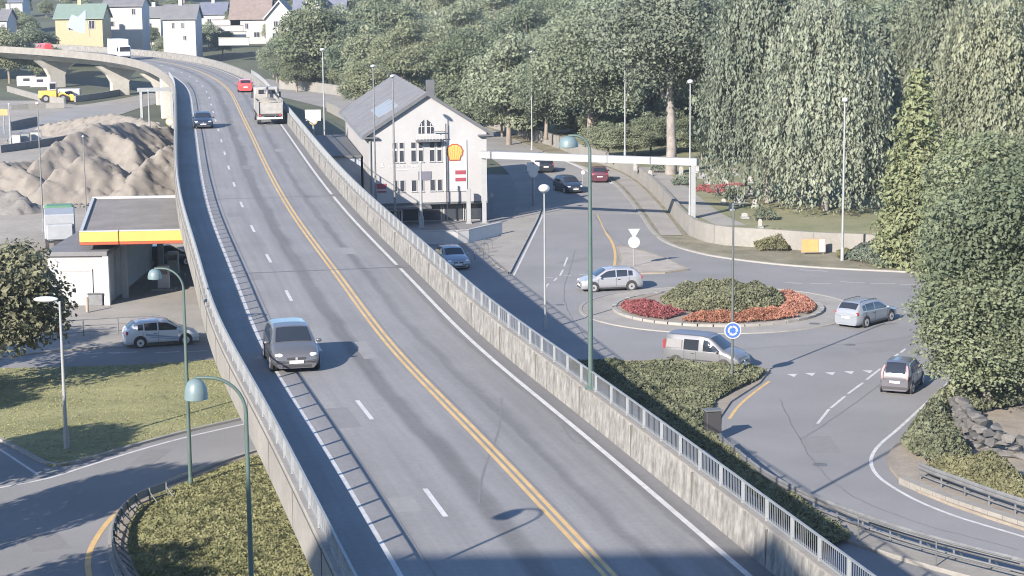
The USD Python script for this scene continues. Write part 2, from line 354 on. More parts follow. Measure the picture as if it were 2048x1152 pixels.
# ---------------------------------------------------------------- terrain and ground
def hill_z(x, y):
    """The height of the ground: flat by the roads, rising to the wooded hill beyond."""
    x, y = np.asarray(x, float), np.asarray(y, float)
    a = np.clip((y - 395) / 260, 0, None); left = np.clip(-(x + 10) / 90, 0, 1)
    z = 17 * a ** 1.15 + np.clip((y - 700) / 300, 0, None) * 26
    side = np.clip((x - 26) / 90, 0, 1) * np.clip((y - 150) / 150, 0, 1.6) * 6
    return z + side
xs = np.unique(np.r_[np.linspace(-500, -220, 8), np.linspace(-200, 220, 43), np.linspace(240, 500, 8)])
ys = np.unique(np.r_[np.linspace(-300, 20, 9), np.linspace(30, 400, 38), np.linspace(410, 1000, 40)])
gx, gy = np.meshgrid(xs, ys); gz = hill_z(gx, gy) - 0.03
idx = np.arange(gx.size).reshape(gx.shape)
gv = np.c_[gx.ravel(), gy.ravel(), gz.ravel()]
gf = np.stack([idx[:-1, :-1], idx[:-1, 1:], idx[1:, 1:], idx[1:, :-1]], -1).reshape(-1, 4)
single('ground', (gv, gf), GRASS_FAR, kind='structure', smooth=True)

# dirt of the building site, asphalt of the junction, pale yard
single('site_ground', sheet([(-140, 146), (-27, 143), (-22, 150), (-24, 178), (-33, 225), (-44, 262), (-75, 330), (-140, 345)], 0.006), DIRT, kind='structure')
road = single('junction_road', sheet([(-75, 30), (75, 30), (75, 118), (40, 137), (26, 138.5), (19, 145), (14.5, 160), (12.5, 175), (9.5, 200), (-4, 204), (-10, 180), (-13.5, 163), (-19, 146), (-75, 146)], 0.012), ASPHALT, kind='structure')
far_line = chaikin(np.vstack([GP([(1160, 430), (1160, 385), (1128, 342), (1078, 310), (1000, 284), (880, 254), (720, 212), (590, 184), (480, 160)])]), 3)
far_road = single('far_road', ribbon(resample(far_line, 3.0), 11.5, 0.02), ASPHALT2, kind='structure')
yard = single('station_yard', sheet(GP([(0, 520), (120, 505), (430, 500), (440, 600), (470, 715), (430, 690), (160, 690), (0, 720), (-200, 735), (-200, 560)]), 0.03), PAVE, kind='structure')
forecourt = single('forecourt_paving', slab(GP([(1000, 452), (1088, 402), (1078, 436), (1056, 478), (1020, 548), (992, 533), (960, 498), (1003, 476)]), -0.05, 0.10), PAVE, kind='structure')
part(forecourt, 'kerb', sweep(resample(chaikin(GP([(1088, 402), (1078, 436), (1056, 478), (1020, 548)]), 2), 1.0), [(-0.02, 0), (-0.02, 0.125), (0.14, 0.125), (0.14, 0)]), KERB)

# ---------------------------------------------------------------- air: the thin morning haze over the valley
HAZE_D = 0.00015
hz = usdkit.material(stage, '/World/Looks/haze_air', {'v': ('principled_volume', dict(color=(0.84, 0.88, 0.94), density=HAZE_D, anisotropy=0.3))}, volume='v.volume')
single('haze', box(-505, 505, -305, 1005, -1.1, 96), hz, kind='stuff')

# ---------------------------------------------------------------- overpass
REF = np.array([(20.5, -30), (8.95, 17), (1.95, 47.0), (-1.35, 61.1), (-4.5, 74.3), (-7.75, 90.3), (-10.1, 102.2), (-12.35, 113.7), (-16.5, 136.6), (-22.85, 174.4), (-29.4, 213.5), (-36.2, 252), (-45.2, 290), (-55.4, 321.5), (-72.4, 354.5), (-92.6, 382), (-130, 415), (-180, 440)])
dref = np.r_[0, np.cumsum(np.linalg.norm(np.diff(REF, axis=0), axis=1))]
spl = CubicSpline(dref, REF)
sv = np.arange(0, dref[-1], 1.0)
CL = np.c_[spl(sv), np.zeros(len(sv))]
CN = normals2(CL)
def s_at_Y(Y): return float(np.interp(Y, CL[:, 1], sv))
def on_deck(s, off, z):
    p = spl(s); t = spl(s, 1); t = t / np.linalg.norm(t); return np.array([p[0] + t[1] * off, p[1] - t[0] * off, z])
def deck_line(s0, s1, off, z, step=1.0):
    return np.array([on_deck(s, off, z) for s in np.arange(s0, s1 + step * 0.5, step)])
S0, S1 = 15.0, dref[-1] - 2
DZ = 6.5
OFF_L, OFF_R = -6.42, 3.93                 # inner faces of the parapets, from the middle line
dl = deck_line(S0, S1, 0, DZ, 1.0)
n2 = normals2(dl); us = np.linspace(OFF_L, OFF_R, 9)
dv = np.zeros((len(dl), 9, 3)); dv[..., :2] = dl[:, None, :2] + n2[:, None] * us[None, :, None]; dv[..., 2] = DZ
ii, jj = np.meshgrid(np.arange(len(dl) - 1), np.arange(8), indexing='ij')
df = np.stack([ii * 9 + jj, ii * 9 + jj + 1, (ii + 1) * 9 + jj + 1, (ii + 1) * 9 + jj], -1).reshape(-1, 4)
duv = np.stack(np.meshgrid(us, np.arange(len(dl)) * 1.0), -1).reshape(-1, 2)
# wear of the lanes: oil-darkened strip in each lane's middle, paler wheel paths
def deck_material():
    w = lambda u: (u - OFF_L) / (OFF_R - OFF_L)
    b = 0.172
    rp = [(w(-6.4), (b * 0.95,) * 3), (w(-5.2), (b * 1.04,) * 3), (w(-4.5), (b * 1.05,) * 3), (w(-3.7), (b * 0.97,) * 3), (w(-3.1), (b * 1.06,) * 3), (w(-2.45), (b * 0.98,) * 3), (w(-2.05), (b * 1.08,) * 3),
          (w(-1.55), (b * 0.97,) * 3), (w(-1.35), (b * 0.68,) * 3), (w(-0.95), (b * 0.68,) * 3), (w(-0.7), (b * 1.0,) * 3), (w(0.2), (b * 0.98,) * 3), (w(0.9), (b * 1.0,) * 3), (w(1.55), (b * 0.96,) * 3), (w(1.72), (b * 0.70,) * 3), (w(1.92), (b * 0.71,) * 3), (w(2.15), (b * 0.97,) * 3), (w(2.8), (b * 0.96,) * 3), (w(3.3), (b * 0.95,) * 3), (w(3.42), (b * 0.72,) * 3), (w(3.93), (b * 0.74,) * 3)]
    n = {'uv': ('uvmap', dict(attribute='st')), 'sx': ('separate_xyz', {}), 'mr': ('map_range', dict(from_min=OFF_L, from_max=OFF_R)),
         'mp': ('mapping', dict(scale=(2.2, 0.045, 1))), 'n1': ('noise_texture', dict(scale=1.0, detail=3.0, roughness=0.6)),
         'g': ('geometry', {}), 'n2': ('noise_texture', dict(scale=7.0, detail=4.0, roughness=0.65)), 'n3': ('noise_texture', dict(scale=0.25, detail=3.0)),
         'wo': ('math', dict(math_type='multiply_add', value2=0.06)), 'r': ('rgb_ramp', dict(ramp=rp)),
         'r1': ('rgb_ramp', dict(ramp=[(0.3, (0.86, 0.86, 0.87)), (0.7, (1.08, 1.08, 1.1))])), 'r2': ('rgb_ramp', dict(ramp=[(0.3, (0.88, 0.88, 0.88)), (0.7, (1.05, 1.05, 1.05))])),
         'r3': ('rgb_ramp', dict(ramp=[(0.3, (0.92, 0.92, 0.93)), (0.7, (1.06, 1.06, 1.07))])),
         'm1': ('mix', dict(mix_type='multiply', fac=1.0)), 'm2': ('mix', dict(mix_type='multiply', fac=1.0)), 'm3': ('mix', dict(mix_type='multiply', fac=1.0)),
         'bp': ('bump', dict(strength=0.15, distance=0.02)), 'p': ('principled_bsdf', dict(roughness=0.85, specular_ior_level=0.35))}
    l = [('uv.UV', 'sx.vector'), ('sx.x', 'mr.value'), ('uv.UV', 'mp.vector'), ('mp.vector', 'n1.vector'), ('g.position', 'n2.vector'), ('g.position', 'n3.vector'),
         ('n3.fac', 'wo.value1'), ('mr.result', 'wo.value3'), ('wo.value', 'r.fac'), ('n1.fac', 'r1.fac'), ('n2.fac', 'r2.fac'), ('n3.fac', 'r3.fac'),
         ('r.color', 'm1.color1'), ('r1.color', 'm1.color2'), ('m1.color', 'm2.color1'), ('r2.color', 'm2.color2'), ('m2.color', 'm3.color1'), ('r3.color', 'm3.color2'),
         ('m3.color', 'p.base_color'), ('n2.fac', 'bp.height'), ('bp.normal', 'p.normal')]
    return usdkit.material(stage, '/World/Looks/deck_asphalt', n, l, surface='p.BSDF')
deck_road = single('overpass_road', (dv.reshape(-1, 3), df), deck_material(), kind='structure', uv=duv)
for off in (-0.02, 0.21):
    part(deck_road, 'centre_line', sweep(deck_line(S0, S1, off, DZ + 0.005), [(-0.065, 0), (0.065, 0)]), YELLOW_LINE)
s_dash = s_at_Y(61.0) + 2.75
for k in range(-4, 26):
    a = s_dash + 12.05 * k
    if a < S0 or a > S1 - 10: continue
    part(deck_road, 'lane_dash', sweep(deck_line(a, a + 3.0, -2.72, DZ + 0.005, 0.75), [(-0.075, 0), (0.075, 0)]), WHITE_LINE)
part(deck_road, 'edge_line', sweep(deck_line(S0, S1, -4.80, DZ + 0.005), [(-0.07, 0), (0.07, 0)]), WHITE_LINE)
gaps = [s_at_Y(95.8), s_at_Y(127.5)]
cut = [S0] + gaps + [S1]
for a, b in zip(cut[:-1], cut[1:]):
    part(deck_road, 'edge_line', sweep(deck_line(a + 0.8, b - 0.8, 3.33, DZ + 0.005), [(-0.085, 0), (0.085, 0)]), WHITE_LINE)
for g in gaps + [s_at_Y(222.0), s_at_Y(209.0)]:
    p, q = on_deck(g, OFF_L, DZ + 0.006), on_deck(g, OFF_R, DZ + 0.006)
    part(deck_road, 'expansion_joint', ribbon(np.array([p, q]), 0.16), STEEL_DK)

SKID = mat('tyre_mark', (0.125, 0.126, 0.13), 0.85, var=0.1)
def mark(px, w, nm='tyre_mark', m_=None): part(deck_road, nm, ribbon(resample(chaikin(GP(px, DZ + 0.004), 3), 0.4), w, DZ + 0.004), m_ or SKID)
mark([(1003, 795), (1000, 850), (990, 885), (972, 925), (960, 970), (957, 1008)], 0.07)
mark([(1120, 842), (1135, 868), (1150, 885), (1164, 888)], 0.10, 'oil_stain')
TAR = mat('tar_seam', (0.105, 0.105, 0.11), 0.7, var=0.15, scale=3)
part(deck_road, 'paving_seam', sweep(deck_line(S0, S1, -3.98, DZ + 0.003), [(-0.02, 0), (0.02, 0)]), TAR)
part(deck_road, 'paving_seam', sweep(deck_line(S0, S1, 0.36, DZ + 0.003), [(-0.015, 0), (0.015, 0)]), TAR)
r = rng(17)
for k in range(9):
    s_ = s_at_Y(50) + 14 * k + r.uniform(-4, 4); o_ = r.choice([-3.6, -1.1, 1.7]) + r.uniform(-0.3, 0.3); w_, l_ = r.uniform(0.5, 1.1), r.uniform(1.2, 3.5)
    part(deck_road, 'asphalt_patch', sweep(deck_line(s_, s_ + l_, o_, DZ + 0.0025, 0.5), [(-w_ / 2, 0), (w_ / 2, 0)]), mat('patch_asphalt', (0.148, 0.149, 0.154), 0.88, var=0.08, scale=2, var2=0.1, scale2=20) if k % 2 else mat('pale_patch_asphalt', (0.185, 0.185, 0.188), 0.88, var=0.08, scale=2, var2=0.1, scale2=20))

bridge = thing('overpass', 'long curving concrete road overpass with low parapets and steel railings crossing the picture', 'overpass', on_deck(s_at_Y(60), 0, 0))
part(bridge, 'slab', sweep(deck_line(S0, S1, 0, 0, 2.0), [(OFF_L - 0.1, 6.47), (OFF_R + 0.1, 6.47), (OFF_R - 0.3, 6.0), (OFF_R - 1.9, 5.85), (OFF_R - 3.0, 5.0), (OFF_L + 3.2, 5.0), (OFF_L + 1.9, 5.85), (OFF_L + 0.3, 6.0)], True), PIER_C)
part(bridge, 'parapet', sweep(deck_line(S0, S1, 0, 0), [(OFF_L, 6.45), (OFF_L - 0.02, 7.48), (OFF_L - 0.05, 7.5), (OFF_L - 0.29, 7.5), (OFF_L - 0.32, 7.47), (OFF_L - 0.34, 6.3), (OFF_L - 0.12, 6.2)], True), CONC, label='left parapet of plain concrete')
part(bridge, 'parapet', sweep(deck_line(S0, S1, 0, 0), [(OFF_R, 6.45), (OFF_R + 0.06, 7.44), (OFF_R + 0.08, 7.5), (OFF_R + 0.32, 7.5), (OFF_R + 0.34, 6.3), (OFF_R + 0.1, 6.2)], True), CONC_STREAK, label='right parapet with pale streaks')
part(bridge, 'coping', sweep(deck_line(S0, S1, 0, 0), [(OFF_R + 0.04, 7.503), (OFF_R + 0.04, 7.545), (OFF_R + 0.36, 7.545), (OFF_R + 0.36, 7.503)], True), CONC)
JOINT = mat('joint_shadow', (0.085, 0.083, 0.08), 0.9, var=0)
DRIP = mat('drip_stain', (0.10, 0.094, 0.085), 0.92, var=0.2, scale=5)
r = rng(23)
for k, Y in enumerate(np.arange(40, 215, 5.6)):
    s_ = s_at_Y(Y)
    p = on_deck(s_, OFF_R - 0.004 + 0.03, 0); part(bridge, 'parapet_joint', beam(p + [0, 0, 6.52], p + [0, 0, 7.46], 0.022, 0.07, (1, 0, 0)), JOINT)
    p = on_deck(s_ + 1.3, OFF_L - 0.325, 0); part(bridge, 'parapet_joint', beam(p + [0, 0, 6.32], p + [0, 0, 7.44], 0.03, 0.045, (1, 0, 0)), JOINT)
part(bridge, 'fascia_groove', sweep(deck_line(s_at_Y(36), s_at_Y(262), 0, 0), [(OFF_L - 0.325, 7.36), (OFF_L - 0.325, 7.40), (OFF_L - 0.337, 7.40), (OFF_L - 0.340, 7.36)], True), JOINT)
BAR_STEEL = mat('railing_bar_steel', (0.19, 0.20, 0.215), 0.6, var=0.08, metal=0.2)
def railing(off, s0, s1, spacing, lab):
    base, top = 7.545, 8.14
    r = part(bridge, 'railing', join(sweep(deck_line(s0, s1, off, 0), [(-0.03, top - 0.035), (-0.03, top), (0.03, top), (0.03, top - 0.035)], True),
                                     sweep(deck_line(s0, s1, off, 0), [(-0.02, base + 0.03), (-0.02, base + 0.07), (0.02, base + 0.07), (0.02, base + 0.03)], True)), STEEL, label=lab)
    k, s = 0, s0
    while s < s1 - 0.1:
        p = on_deck(s, off, base - 0.02)
        part(r, 'post', beam(p, p + [0, 0, top - base - 0.015], 0.10, 0.08, (1, 0, 0)), STEEL)
        far = s - s0 > 120
        bars = []
        st = 0.24 if far else 0.12
        for t in np.arange(s + st, min(s + spacing, s1) - st / 2, st):
            b = on_deck(t, off, base + 0.06); rad = 0.0055
            bars.append((np.array([b + [-rad, -rad, 0], b + [rad, -rad, 0], b + [0, rad, 0], b + [-rad, -rad, top - base - 0.1], b + [rad, -rad, top - base - 0.1], b + [0, rad, top - base - 0.1]]),
                         np.array([[0, 1, 4], [0, 4, 3], [1, 2, 5], [1, 5, 4], [2, 0, 3], [2, 3, 5]])))
        if bars: part(r, 'bar_panel', join(*bars), BAR_STEEL)
        s += spacing; k += 1
    return r
railing(OFF_L - 0.17, s_at_Y(36), s_at_Y(262), 1.81, 'left railing')
railing(OFF_R + 0.2, s_at_Y(36), s_at_Y(262), 1.72, 'right railing')
def pier(s, off, w, d, flare=False):
    p = on_deck(s, off, 0); t = spl(s, 1); a = math.atan2(t[1], t[0]) - math.pi / 2
    if flare:
        prof = [(-w / 2, 0), (w / 2, 0), (w / 2, 2.2), (w * 0.75, 3.6), (w * 1.35, 5.05), (-w * 1.35, 5.05), (-w * 0.75, 3.6), (-w / 2, 2.2)]
        v, f = plate([(x, -d / 2, z) for x, z in prof], d, (0, 1, 0))
        part(bridge, 'pier', xf((v, f), a, p), PIER_C)
    else:
        part(bridge, 'pier', xf(box(-w / 2, w / 2, -d / 2, d / 2, 0, 5.9, 0.12), a, p), PIER_C)
for Y in (46, 84, 118, 146, 176): pier(s_at_Y(Y), -1.2, 4.5, 1.3)
for s, o in ((s_at_Y(258), -5.4), (s_at_Y(288), -5.3), (s_at_Y(258), 2.6), (s_at_Y(222), -5.2)): pier(s, o, 1.5, 1.5)
for s in (s_at_Y(318), s_at_Y(345), s_at_Y(371), s_at_Y(395)): pier(s, -1.2, 3.0, 1.4, True)

# ---------------------------------------------------------------- roads at ground level: islands, verges, kerbs, markings
RC = np.array([12.75, 120.8])
def ring(r, n=64, c=RC): 
    a = np.linspace(0, 2 * np.pi, n, endpoint=False); return np.c_[c[0] + r * np.cos(a), c[1] + r * np.sin(a)]
apron = single('roundabout_apron', slab(ring(8.45), -0.05, 0.05), PAVE, kind='structure')
part(apron, 'apron_kerb', sweep(np.c_[np.vstack([ring(8.45), ring(8.45)[:1]]), np.zeros(65)], [(-0.02, 0), (-0.02, 0.075), (0.16, 0.075), (0.16, 0)]), KERB)
island = single('roundabout_island', slab(ring(6.3), -0.05, 0.16), SOIL, kind='structure')
kr = ring(6.3, 44); 
for k in range(44):
    a0, a1 = 2 * np.pi * k / 44 + 0.006, 2 * np.pi * (k + 1) / 44 - 0.006
    q = [(RC[0] + r * math.cos(a), RC[1] + r * math.sin(a)) for r, a in ((6.28, a0), (6.55, a0), (6.55, a1), (6.28, a1))]
    part(island, 'kerb_stone', slab(q, 0.03, 0.20 + 0.006 * (k % 3)), KERB)

def verge(name, px, z1, m, smooth=0, z=0.0): return single(name, slab(GP(px, z), -0.05, z1, smooth), m, kind='structure')
wall_base = [(958, 251), (1010, 264), (1060, 280), (1120, 299), (1164, 318), (1205, 330), (1249, 346), (1284, 369), (1329, 414), (1374, 472), (1410, 486), (1449, 493), (1499, 496), (1560, 500), (1640, 506), (1715, 508), (1800, 514), (1880, 520)]
right_kerb = [(1853, 547), (1720, 541), (1611, 535), (1536, 528), (1470, 520), (1411, 511), (1349, 494), (1311, 474), (1276, 420), (1241, 377), (1209, 352), (1175, 338), (1130, 322)]
vr = verge('road_verge', wall_base + [(1960, 530), (1990, 560)] + right_kerb, 0.09, VERGE)
kl = resample(chaikin(GP([(1960, 560)] + right_kerb), 2), 1.2)
part(vr, 'kerb', sweep(kl, [(-0.14, 0), (-0.14, 0.115), (0.14, 0.115), (0.14, 0)]), KERB)
part(vr, 'footpath', ribbon(resample(chaikin(GP([(1311, 474), (1276, 420), (1241, 377), (1209, 352), (1175, 338)]), 2), 1.0), 1.7, 0.125, off=1.3), PAVE)
splitter = verge('splitter_island', [(1232, 492), (1246, 494), (1290, 503), (1345, 524), (1378, 541), (1330, 548), (1232, 550), (1240, 522)], 0.12, SOIL)
part(splitter, 'paving', sheet(GP([(1236, 496), (1246, 497), (1290, 506), (1342, 525), (1370, 540), (1328, 546), (1236, 548), (1244, 522)]), 0.125), mat('brown_paving', (0.25, 0.23, 0.21), 0.9, var=0.15, scale=0.8))
hedge_px = [(1128, 722), (1325, 724), (1490, 734), (1540, 742), (1520, 768), (1462, 806), (1440, 838), (1438, 880), (1470, 925), (1540, 985), (1650, 1045), (1560, 1152), (1250, 1000)]
verge('hedge_bank', hedge_px, 0.10, SOIL)
right_line = [(2060, 1078), (1986, 1056), (1911, 1034), (1836, 1004), (1786, 976), (1751, 951), (1738, 921), (1756, 891), (1793, 862), (1873, 788), (1930, 735)]
rv = [(2060, 1066), (1980, 1040), (1900, 1012), (1836, 986), (1800, 964), (1780, 940), (1773, 918), (1790, 894), (1824, 866), (1897, 790), (1950, 740)]
verge('right_bank', rv + [(2300, 720), (2400, 900), (2400, 1150)], 0.12, SOIL)
part(road, 'edge_line', ribbon(resample(chaikin(GP(right_line), 3), 0.8), 0.16, 0.018), WHITE_LINE)
# markings on the junction
for a, b in (((1635, 848), (1658, 819)), ((1661, 817), (1690, 793)), ((1696, 788), (1726, 766)), ((1733, 760), (1761, 738)), ((1785, 716), (1797, 708)), ((1801, 706), (1811, 698))):
    part(road, 'lane_dash', ribbon(GP([a, b]), 0.14, 0.018), WHITE_LINE)
for x, y in ((1586, 751), (1622, 749), (1662, 747.5), (1700, 745.5), (1737, 743.5)):
    c = G(x, y); part(road, 'give_way_mark', (np.array([c + [-0.28, 0.32, 0.018], c + [0.28, 0.32, 0.018], c + [0.0, -0.45, 0.018]]), np.array([[0, 2, 1]])), WHITE_LINE)
for a, b in (((1600, 540), (1655, 543)), ((1680, 564), (1730, 566)), ((1740, 567), (1790, 568)), ((1800, 569), (1850, 570)), ((1570, 566), (1605, 567)), ((1620, 567), (1662, 567.5))):
    part(road, 'lane_dash', ribbon(GP([a, b]), 0.12, 0.018), WHITE_LINE)
for a, b in (((1135, 515), (1128, 533)), ((1126, 540), (1120, 552)), ((1114, 556), (1108, 562)), ((1097, 568), (1090, 576)), ((1128, 551), (1142, 551)), ((1158, 549), (1174, 549)), ((1092, 556), (1106, 556))):
    part(road, 'lane_dash', ribbon(GP([a, b]), 0.13, 0.018), WHITE_LINE)
part(road, 'yellow_line', ribbon(resample(chaikin(GP([(1212, 467), (1222, 480), (1229, 497), (1231, 515), (1228, 537)]), 3), 0.5), 0.2, 0.018), YELLOW_LINE)
part(road, 'yellow_line', ribbon(resample(chaikin(GP([(1186, 405), (1195, 432), (1212, 467)]), 2), 0.5), 0.10, 0.018), YELLOW_LINE)
part(road, 'edge_line', ribbon(resample(chaikin(GP([(1020, 552), (1040, 512), (1058, 476), (1076, 440), (1083, 420)]), 2), 0.8), 0.13, 0.018, off=0.25), WHITE_LINE)
part(road, 'yellow_line', ribbon(resample(chaikin(GP([(1532, 762), (1500, 785), (1468, 812), (1450, 838)]), 2), 0.5), 0.16, 0.018, off=-0.2), YELLOW_LINE)
part(far_road, 'edge_line', ribbon(resample(chaikin(GP([(1130, 322), (1165, 338), (1199, 354), (1225, 368)]), 2), 0.8), 0.35, 0.03), WHITE_LINE)

for x, y in ((1629, 649), (1500, 905), (1700, 690), (1120, 610), (1640, 930), (1330, 545)):
    p = G(x, y); part(road, 'drain_cover', tube([p + [0, 0, 0.0], p + [0, 0, 0.062 if x == 1629 else 0.018]], 0.32, 14), STEEL_DK)
for k, px in enumerate((((1600, 880), (1650, 850), (1720, 800), (1800, 740)), ((1480, 700), (1600, 690), (1720, 690), (1840, 670)), ((1150, 500), (1140, 540), (1120, 600), (1180, 690)), ((1560, 540), (1680, 552), (1840, 556)), ((1560, 800), (1640, 960), (1800, 1040), (2040, 1100)), ((1180, 420), (1220, 470), (1260, 500)))):
    q = resample(chaikin(GP(px), 3), 0.7); q[:, :2] += np.random.default_rng(k).normal(0, 0.03, (len(q), 2)); part(road, 'tar_seam', ribbon(q, 0.05, 0.0165), mat('tar_seam', (0.105, 0.105, 0.11), 0.7, var=0.15, scale=3))
for k, (x, y, w_, l_) in enumerate(((1640, 890, 1.4, 3.2), (1560, 990, 0.9, 2.4), (1250, 640, 1.2, 4.0), (1760, 700, 1.6, 3.0), (1160, 520, 1.0, 4.5), (300, 915, 1.0, 3.0), (90, 1085, 1.4, 2.4))):
    p = G(x, y); a_ = 0.6 * k; part(road, 'asphalt_patch', xf(box(-w_ / 2, w_ / 2, -l_ / 2, l_ / 2, -0.01, 0.0155), a_, p), mat('patch_asphalt', (0.148, 0.149, 0.154), 0.88, var=0.08, scale=2, var2=0.1, scale2=20))

# left hand side
lawn_px = [(-150, 750), (0, 740), (120, 737), (200, 735), (300, 731), (370, 727), (440, 721), (520, 716), (560, 828), (500, 836), (375, 864), (300, 884), (205, 912), (130, 932), (102, 934), (78, 922), (0, 880), (-150, 800)]
lawn = verge('lawn', lawn_px, 0.10, GRASS)
part(lawn, 'kerb', sweep(resample(chaikin(GP([(540, 825), (500, 836), (375, 864), (300, 884), (205, 912), (130, 932), (102, 934), (78, 922), (0, 880), (-150, 800)]), 2), 1.0), [(-0.1, 0), (-0.1, 0.125), (0.08, 0.125), (0.08, 0)]), KERB)
part(road, 'edge_line', ribbon(resample(chaikin(GP([(540, 838), (500, 846), (375, 874), (300, 894), (205, 923), (140, 944), (90, 960), (20, 972), (-40, 984)]), 3), 0.8), 0.17, 0.018), WHITE_LINE)
part(road, 'side_line', ribbon(resample(chaikin(GP([(-60, 868), (0, 899), (40, 926), (76, 950)]), 2), 0.8), 0.14, 0.018), WHITE_LINE)
hill_px = [(660, 1152), (600, 1030), (540, 918), (515, 908), (440, 934), (340, 975), (290, 996), (255, 1022), (236, 1060), (232, 1100), (245, 1140), (275, 1190), (360, 1260), (600, 1300)]
shrub_bank = verge('shrub_bank', hill_px, 0.10, SOIL)
bank_edge = GP([(520, 902), (440, 927), (340, 967), (285, 988), (248, 1014), (226, 1052), (220, 1092), (228, 1140), (262, 1195)])
part(shrub_bank, 'kerb', sweep(resample(chaikin(bank_edge, 2), 0.7), [(-0.1, 0), (-0.1, 0.125), (0.1, 0.125), (0.1, 0)]), KERB)
part(road, 'yellow_line', ribbon(resample(chaikin(GP([(410, 932), (335, 962), (262, 1000), (222, 1036), (195, 1072), (178, 1104), (174, 1140), (190, 1190)]), 3), 0.5), 0.22, 0.018), YELLOW_LINE)
pav = single('left_pavement', slab(GP([(-200, 722), (0, 716), (160, 700), (260, 694), (430, 684), (450, 668), (160, 674), (0, 690), (-200, 700)]), -0.05, 0.10), PAVE, kind='structure')
for a, b in (((168, 708), (205, 706)), ((215, 706), (275, 704.5)), ((310, 706), (360, 704)), ((368, 704), (414, 702)), ((182, 715), (194, 713.5)), ((222, 707.5), (240, 706.5))):
    part(road, 'lane_dash', ribbon(GP([a, b]), 0.12, 0.018), WHITE_LINE)

# retaining wall and the cemetery behind it
wb = resample(chaikin(GP(wall_base), 2), 1.2)
PLZ = 1.25
retain = thing('retaining_wall', 'long curved pale concrete retaining wall between the road and the cemetery', 'wall', wb[len(wb) // 2])
hh = 1.5
part(retain, 'wall', sweep(np.c_[wb[:, :2], np.zeros(len(wb))], [(0.0, 0), (-0.02, hh), (-0.32, hh), (-0.34, 0)], True), CONC_PALE)
for k in range(3, len(wb) - 3, 7):
    d = wb[k + 1] - wb[k]; d /= np.linalg.norm(d); nr = np.array([d[1], -d[0], 0])
    part(retain, 'joint', beam(wb[k] + nr * 0.004 + [0, 0, 0.1], wb[k] + nr * 0.004 + [0, 0, hh - 0.02], 0.03, 0.01, nr), STEEL_MID)
back = wb[:, :2] + np.c_[wb[:, 1] * 0, wb[:, 1] * 0]
plat = np.vstack([wb[:, :2] - normals2(wb) * 0.3, [(45, 150), (70, 190), (80, 300), (-5, 300)]])
single('cemetery_ground', slab(plat, -0.1, PLZ), mat('cemetery_grass', (0.15, 0.165, 0.085), 0.9, var=0.2, scale=0.25, var2=0.25, scale2=5, tint=(0.21, 0.20, 0.12)), kind='structure')
single('cemetery_path', ribbon(resample(chaikin(GP([(1270, 335), (1310, 358), (1350, 395), (1392, 430), (1440, 452)], PLZ), 2), 1.0), 2.2, PLZ + 0.006, off=-1.0), PAVE, kind='structure')
# pale parapets of the road climbing away behind the filling station
for px, h, lab in ((((560, 178), (640, 184), (740, 203), (800, 220)), 1.6, 'pale wall along the far side of the road behind the grey roofed building'), (((655, 222), (690, 240), (720, 258), (750, 275)), 1.3, 'short pale wall between the overpass and the grey roofed building')):
    q = resample(chaikin(GP(px), 2), 1.5)
    w = thing('road_wall', lab, 'wall', q[len(q) // 2])
    part(w, 'wall', sweep(np.c_[q[:, :2], np.zeros(len(q))], [(0.15, 0), (0.15, h), (-0.15, h), (-0.15, 0)], True), CONC_PALE)
    part(w, 'coping', sweep(np.c_[q[:, :2], np.zeros(len(q))], [(0.18, h + 0.003), (0.18, h + 0.1), (-0.18, h + 0.1), (-0.18, h + 0.003)], True), CONC)

# ---------------------------------------------------------------- foliage
def leaves(c, out, size, r, flat=0.35, elong=1.0, vert=False):
    """A folded leaf clump (2 triangles) at each point c, facing roughly the way out."""
    n = len(c); size = np.broadcast_to(size, (n,)) * np.clip(np.exp(r.normal(-0.06, 0.36, n)), 0.4, 2.2)
    nn = out + r.normal(0, 0.75, (n, 3)); nn /= np.linalg.norm(nn, axis=1, keepdims=True) + 1e-9
    if vert:
        a = np.c_[r.normal(0, 0.22, (n, 2)), -np.ones(n)]
    else:
        a = r.normal(0, 1, (n, 3))
    a -= nn * (a * nn).sum(1, keepdims=True); a /= np.linalg.norm(a, axis=1, keepdims=True) + 1e-9
    b = np.cross(nn, a); s = size[:, None]
    p0, p2 = c - a * s * 0.5 * elong, c + a * s * 0.5 * elong
    p1, p3 = c + b * s * 0.36 + nn * s * flat * 0.3, c - b * s * 0.36 + nn * s * flat * 0.3
    v = np.stack([p0, p1, p2, p3], 1).reshape(-1, 3); k = np.arange(n)[:, None] * 4
    return v, np.vstack([k + [0, 1, 2], k + [0, 2, 3]])
def sph(n, r):
    d = r.normal(0, 1, (n, 3)); return d / np.linalg.norm(d, axis=1, keepdims=True)
def limbs(tr, targets, r0, r):
    ms = []
    for t in targets:
        a = tr + [0, 0, r.uniform(-0.8, 0.4)]; mid = (a + t) / 2 + r.normal(0, 0.25, 3) + [0, 0, 0.3]
        ms.append(tube([a, mid, t], [r0, r0 * 0.6, r0 * 0.2], 5))
    return ms
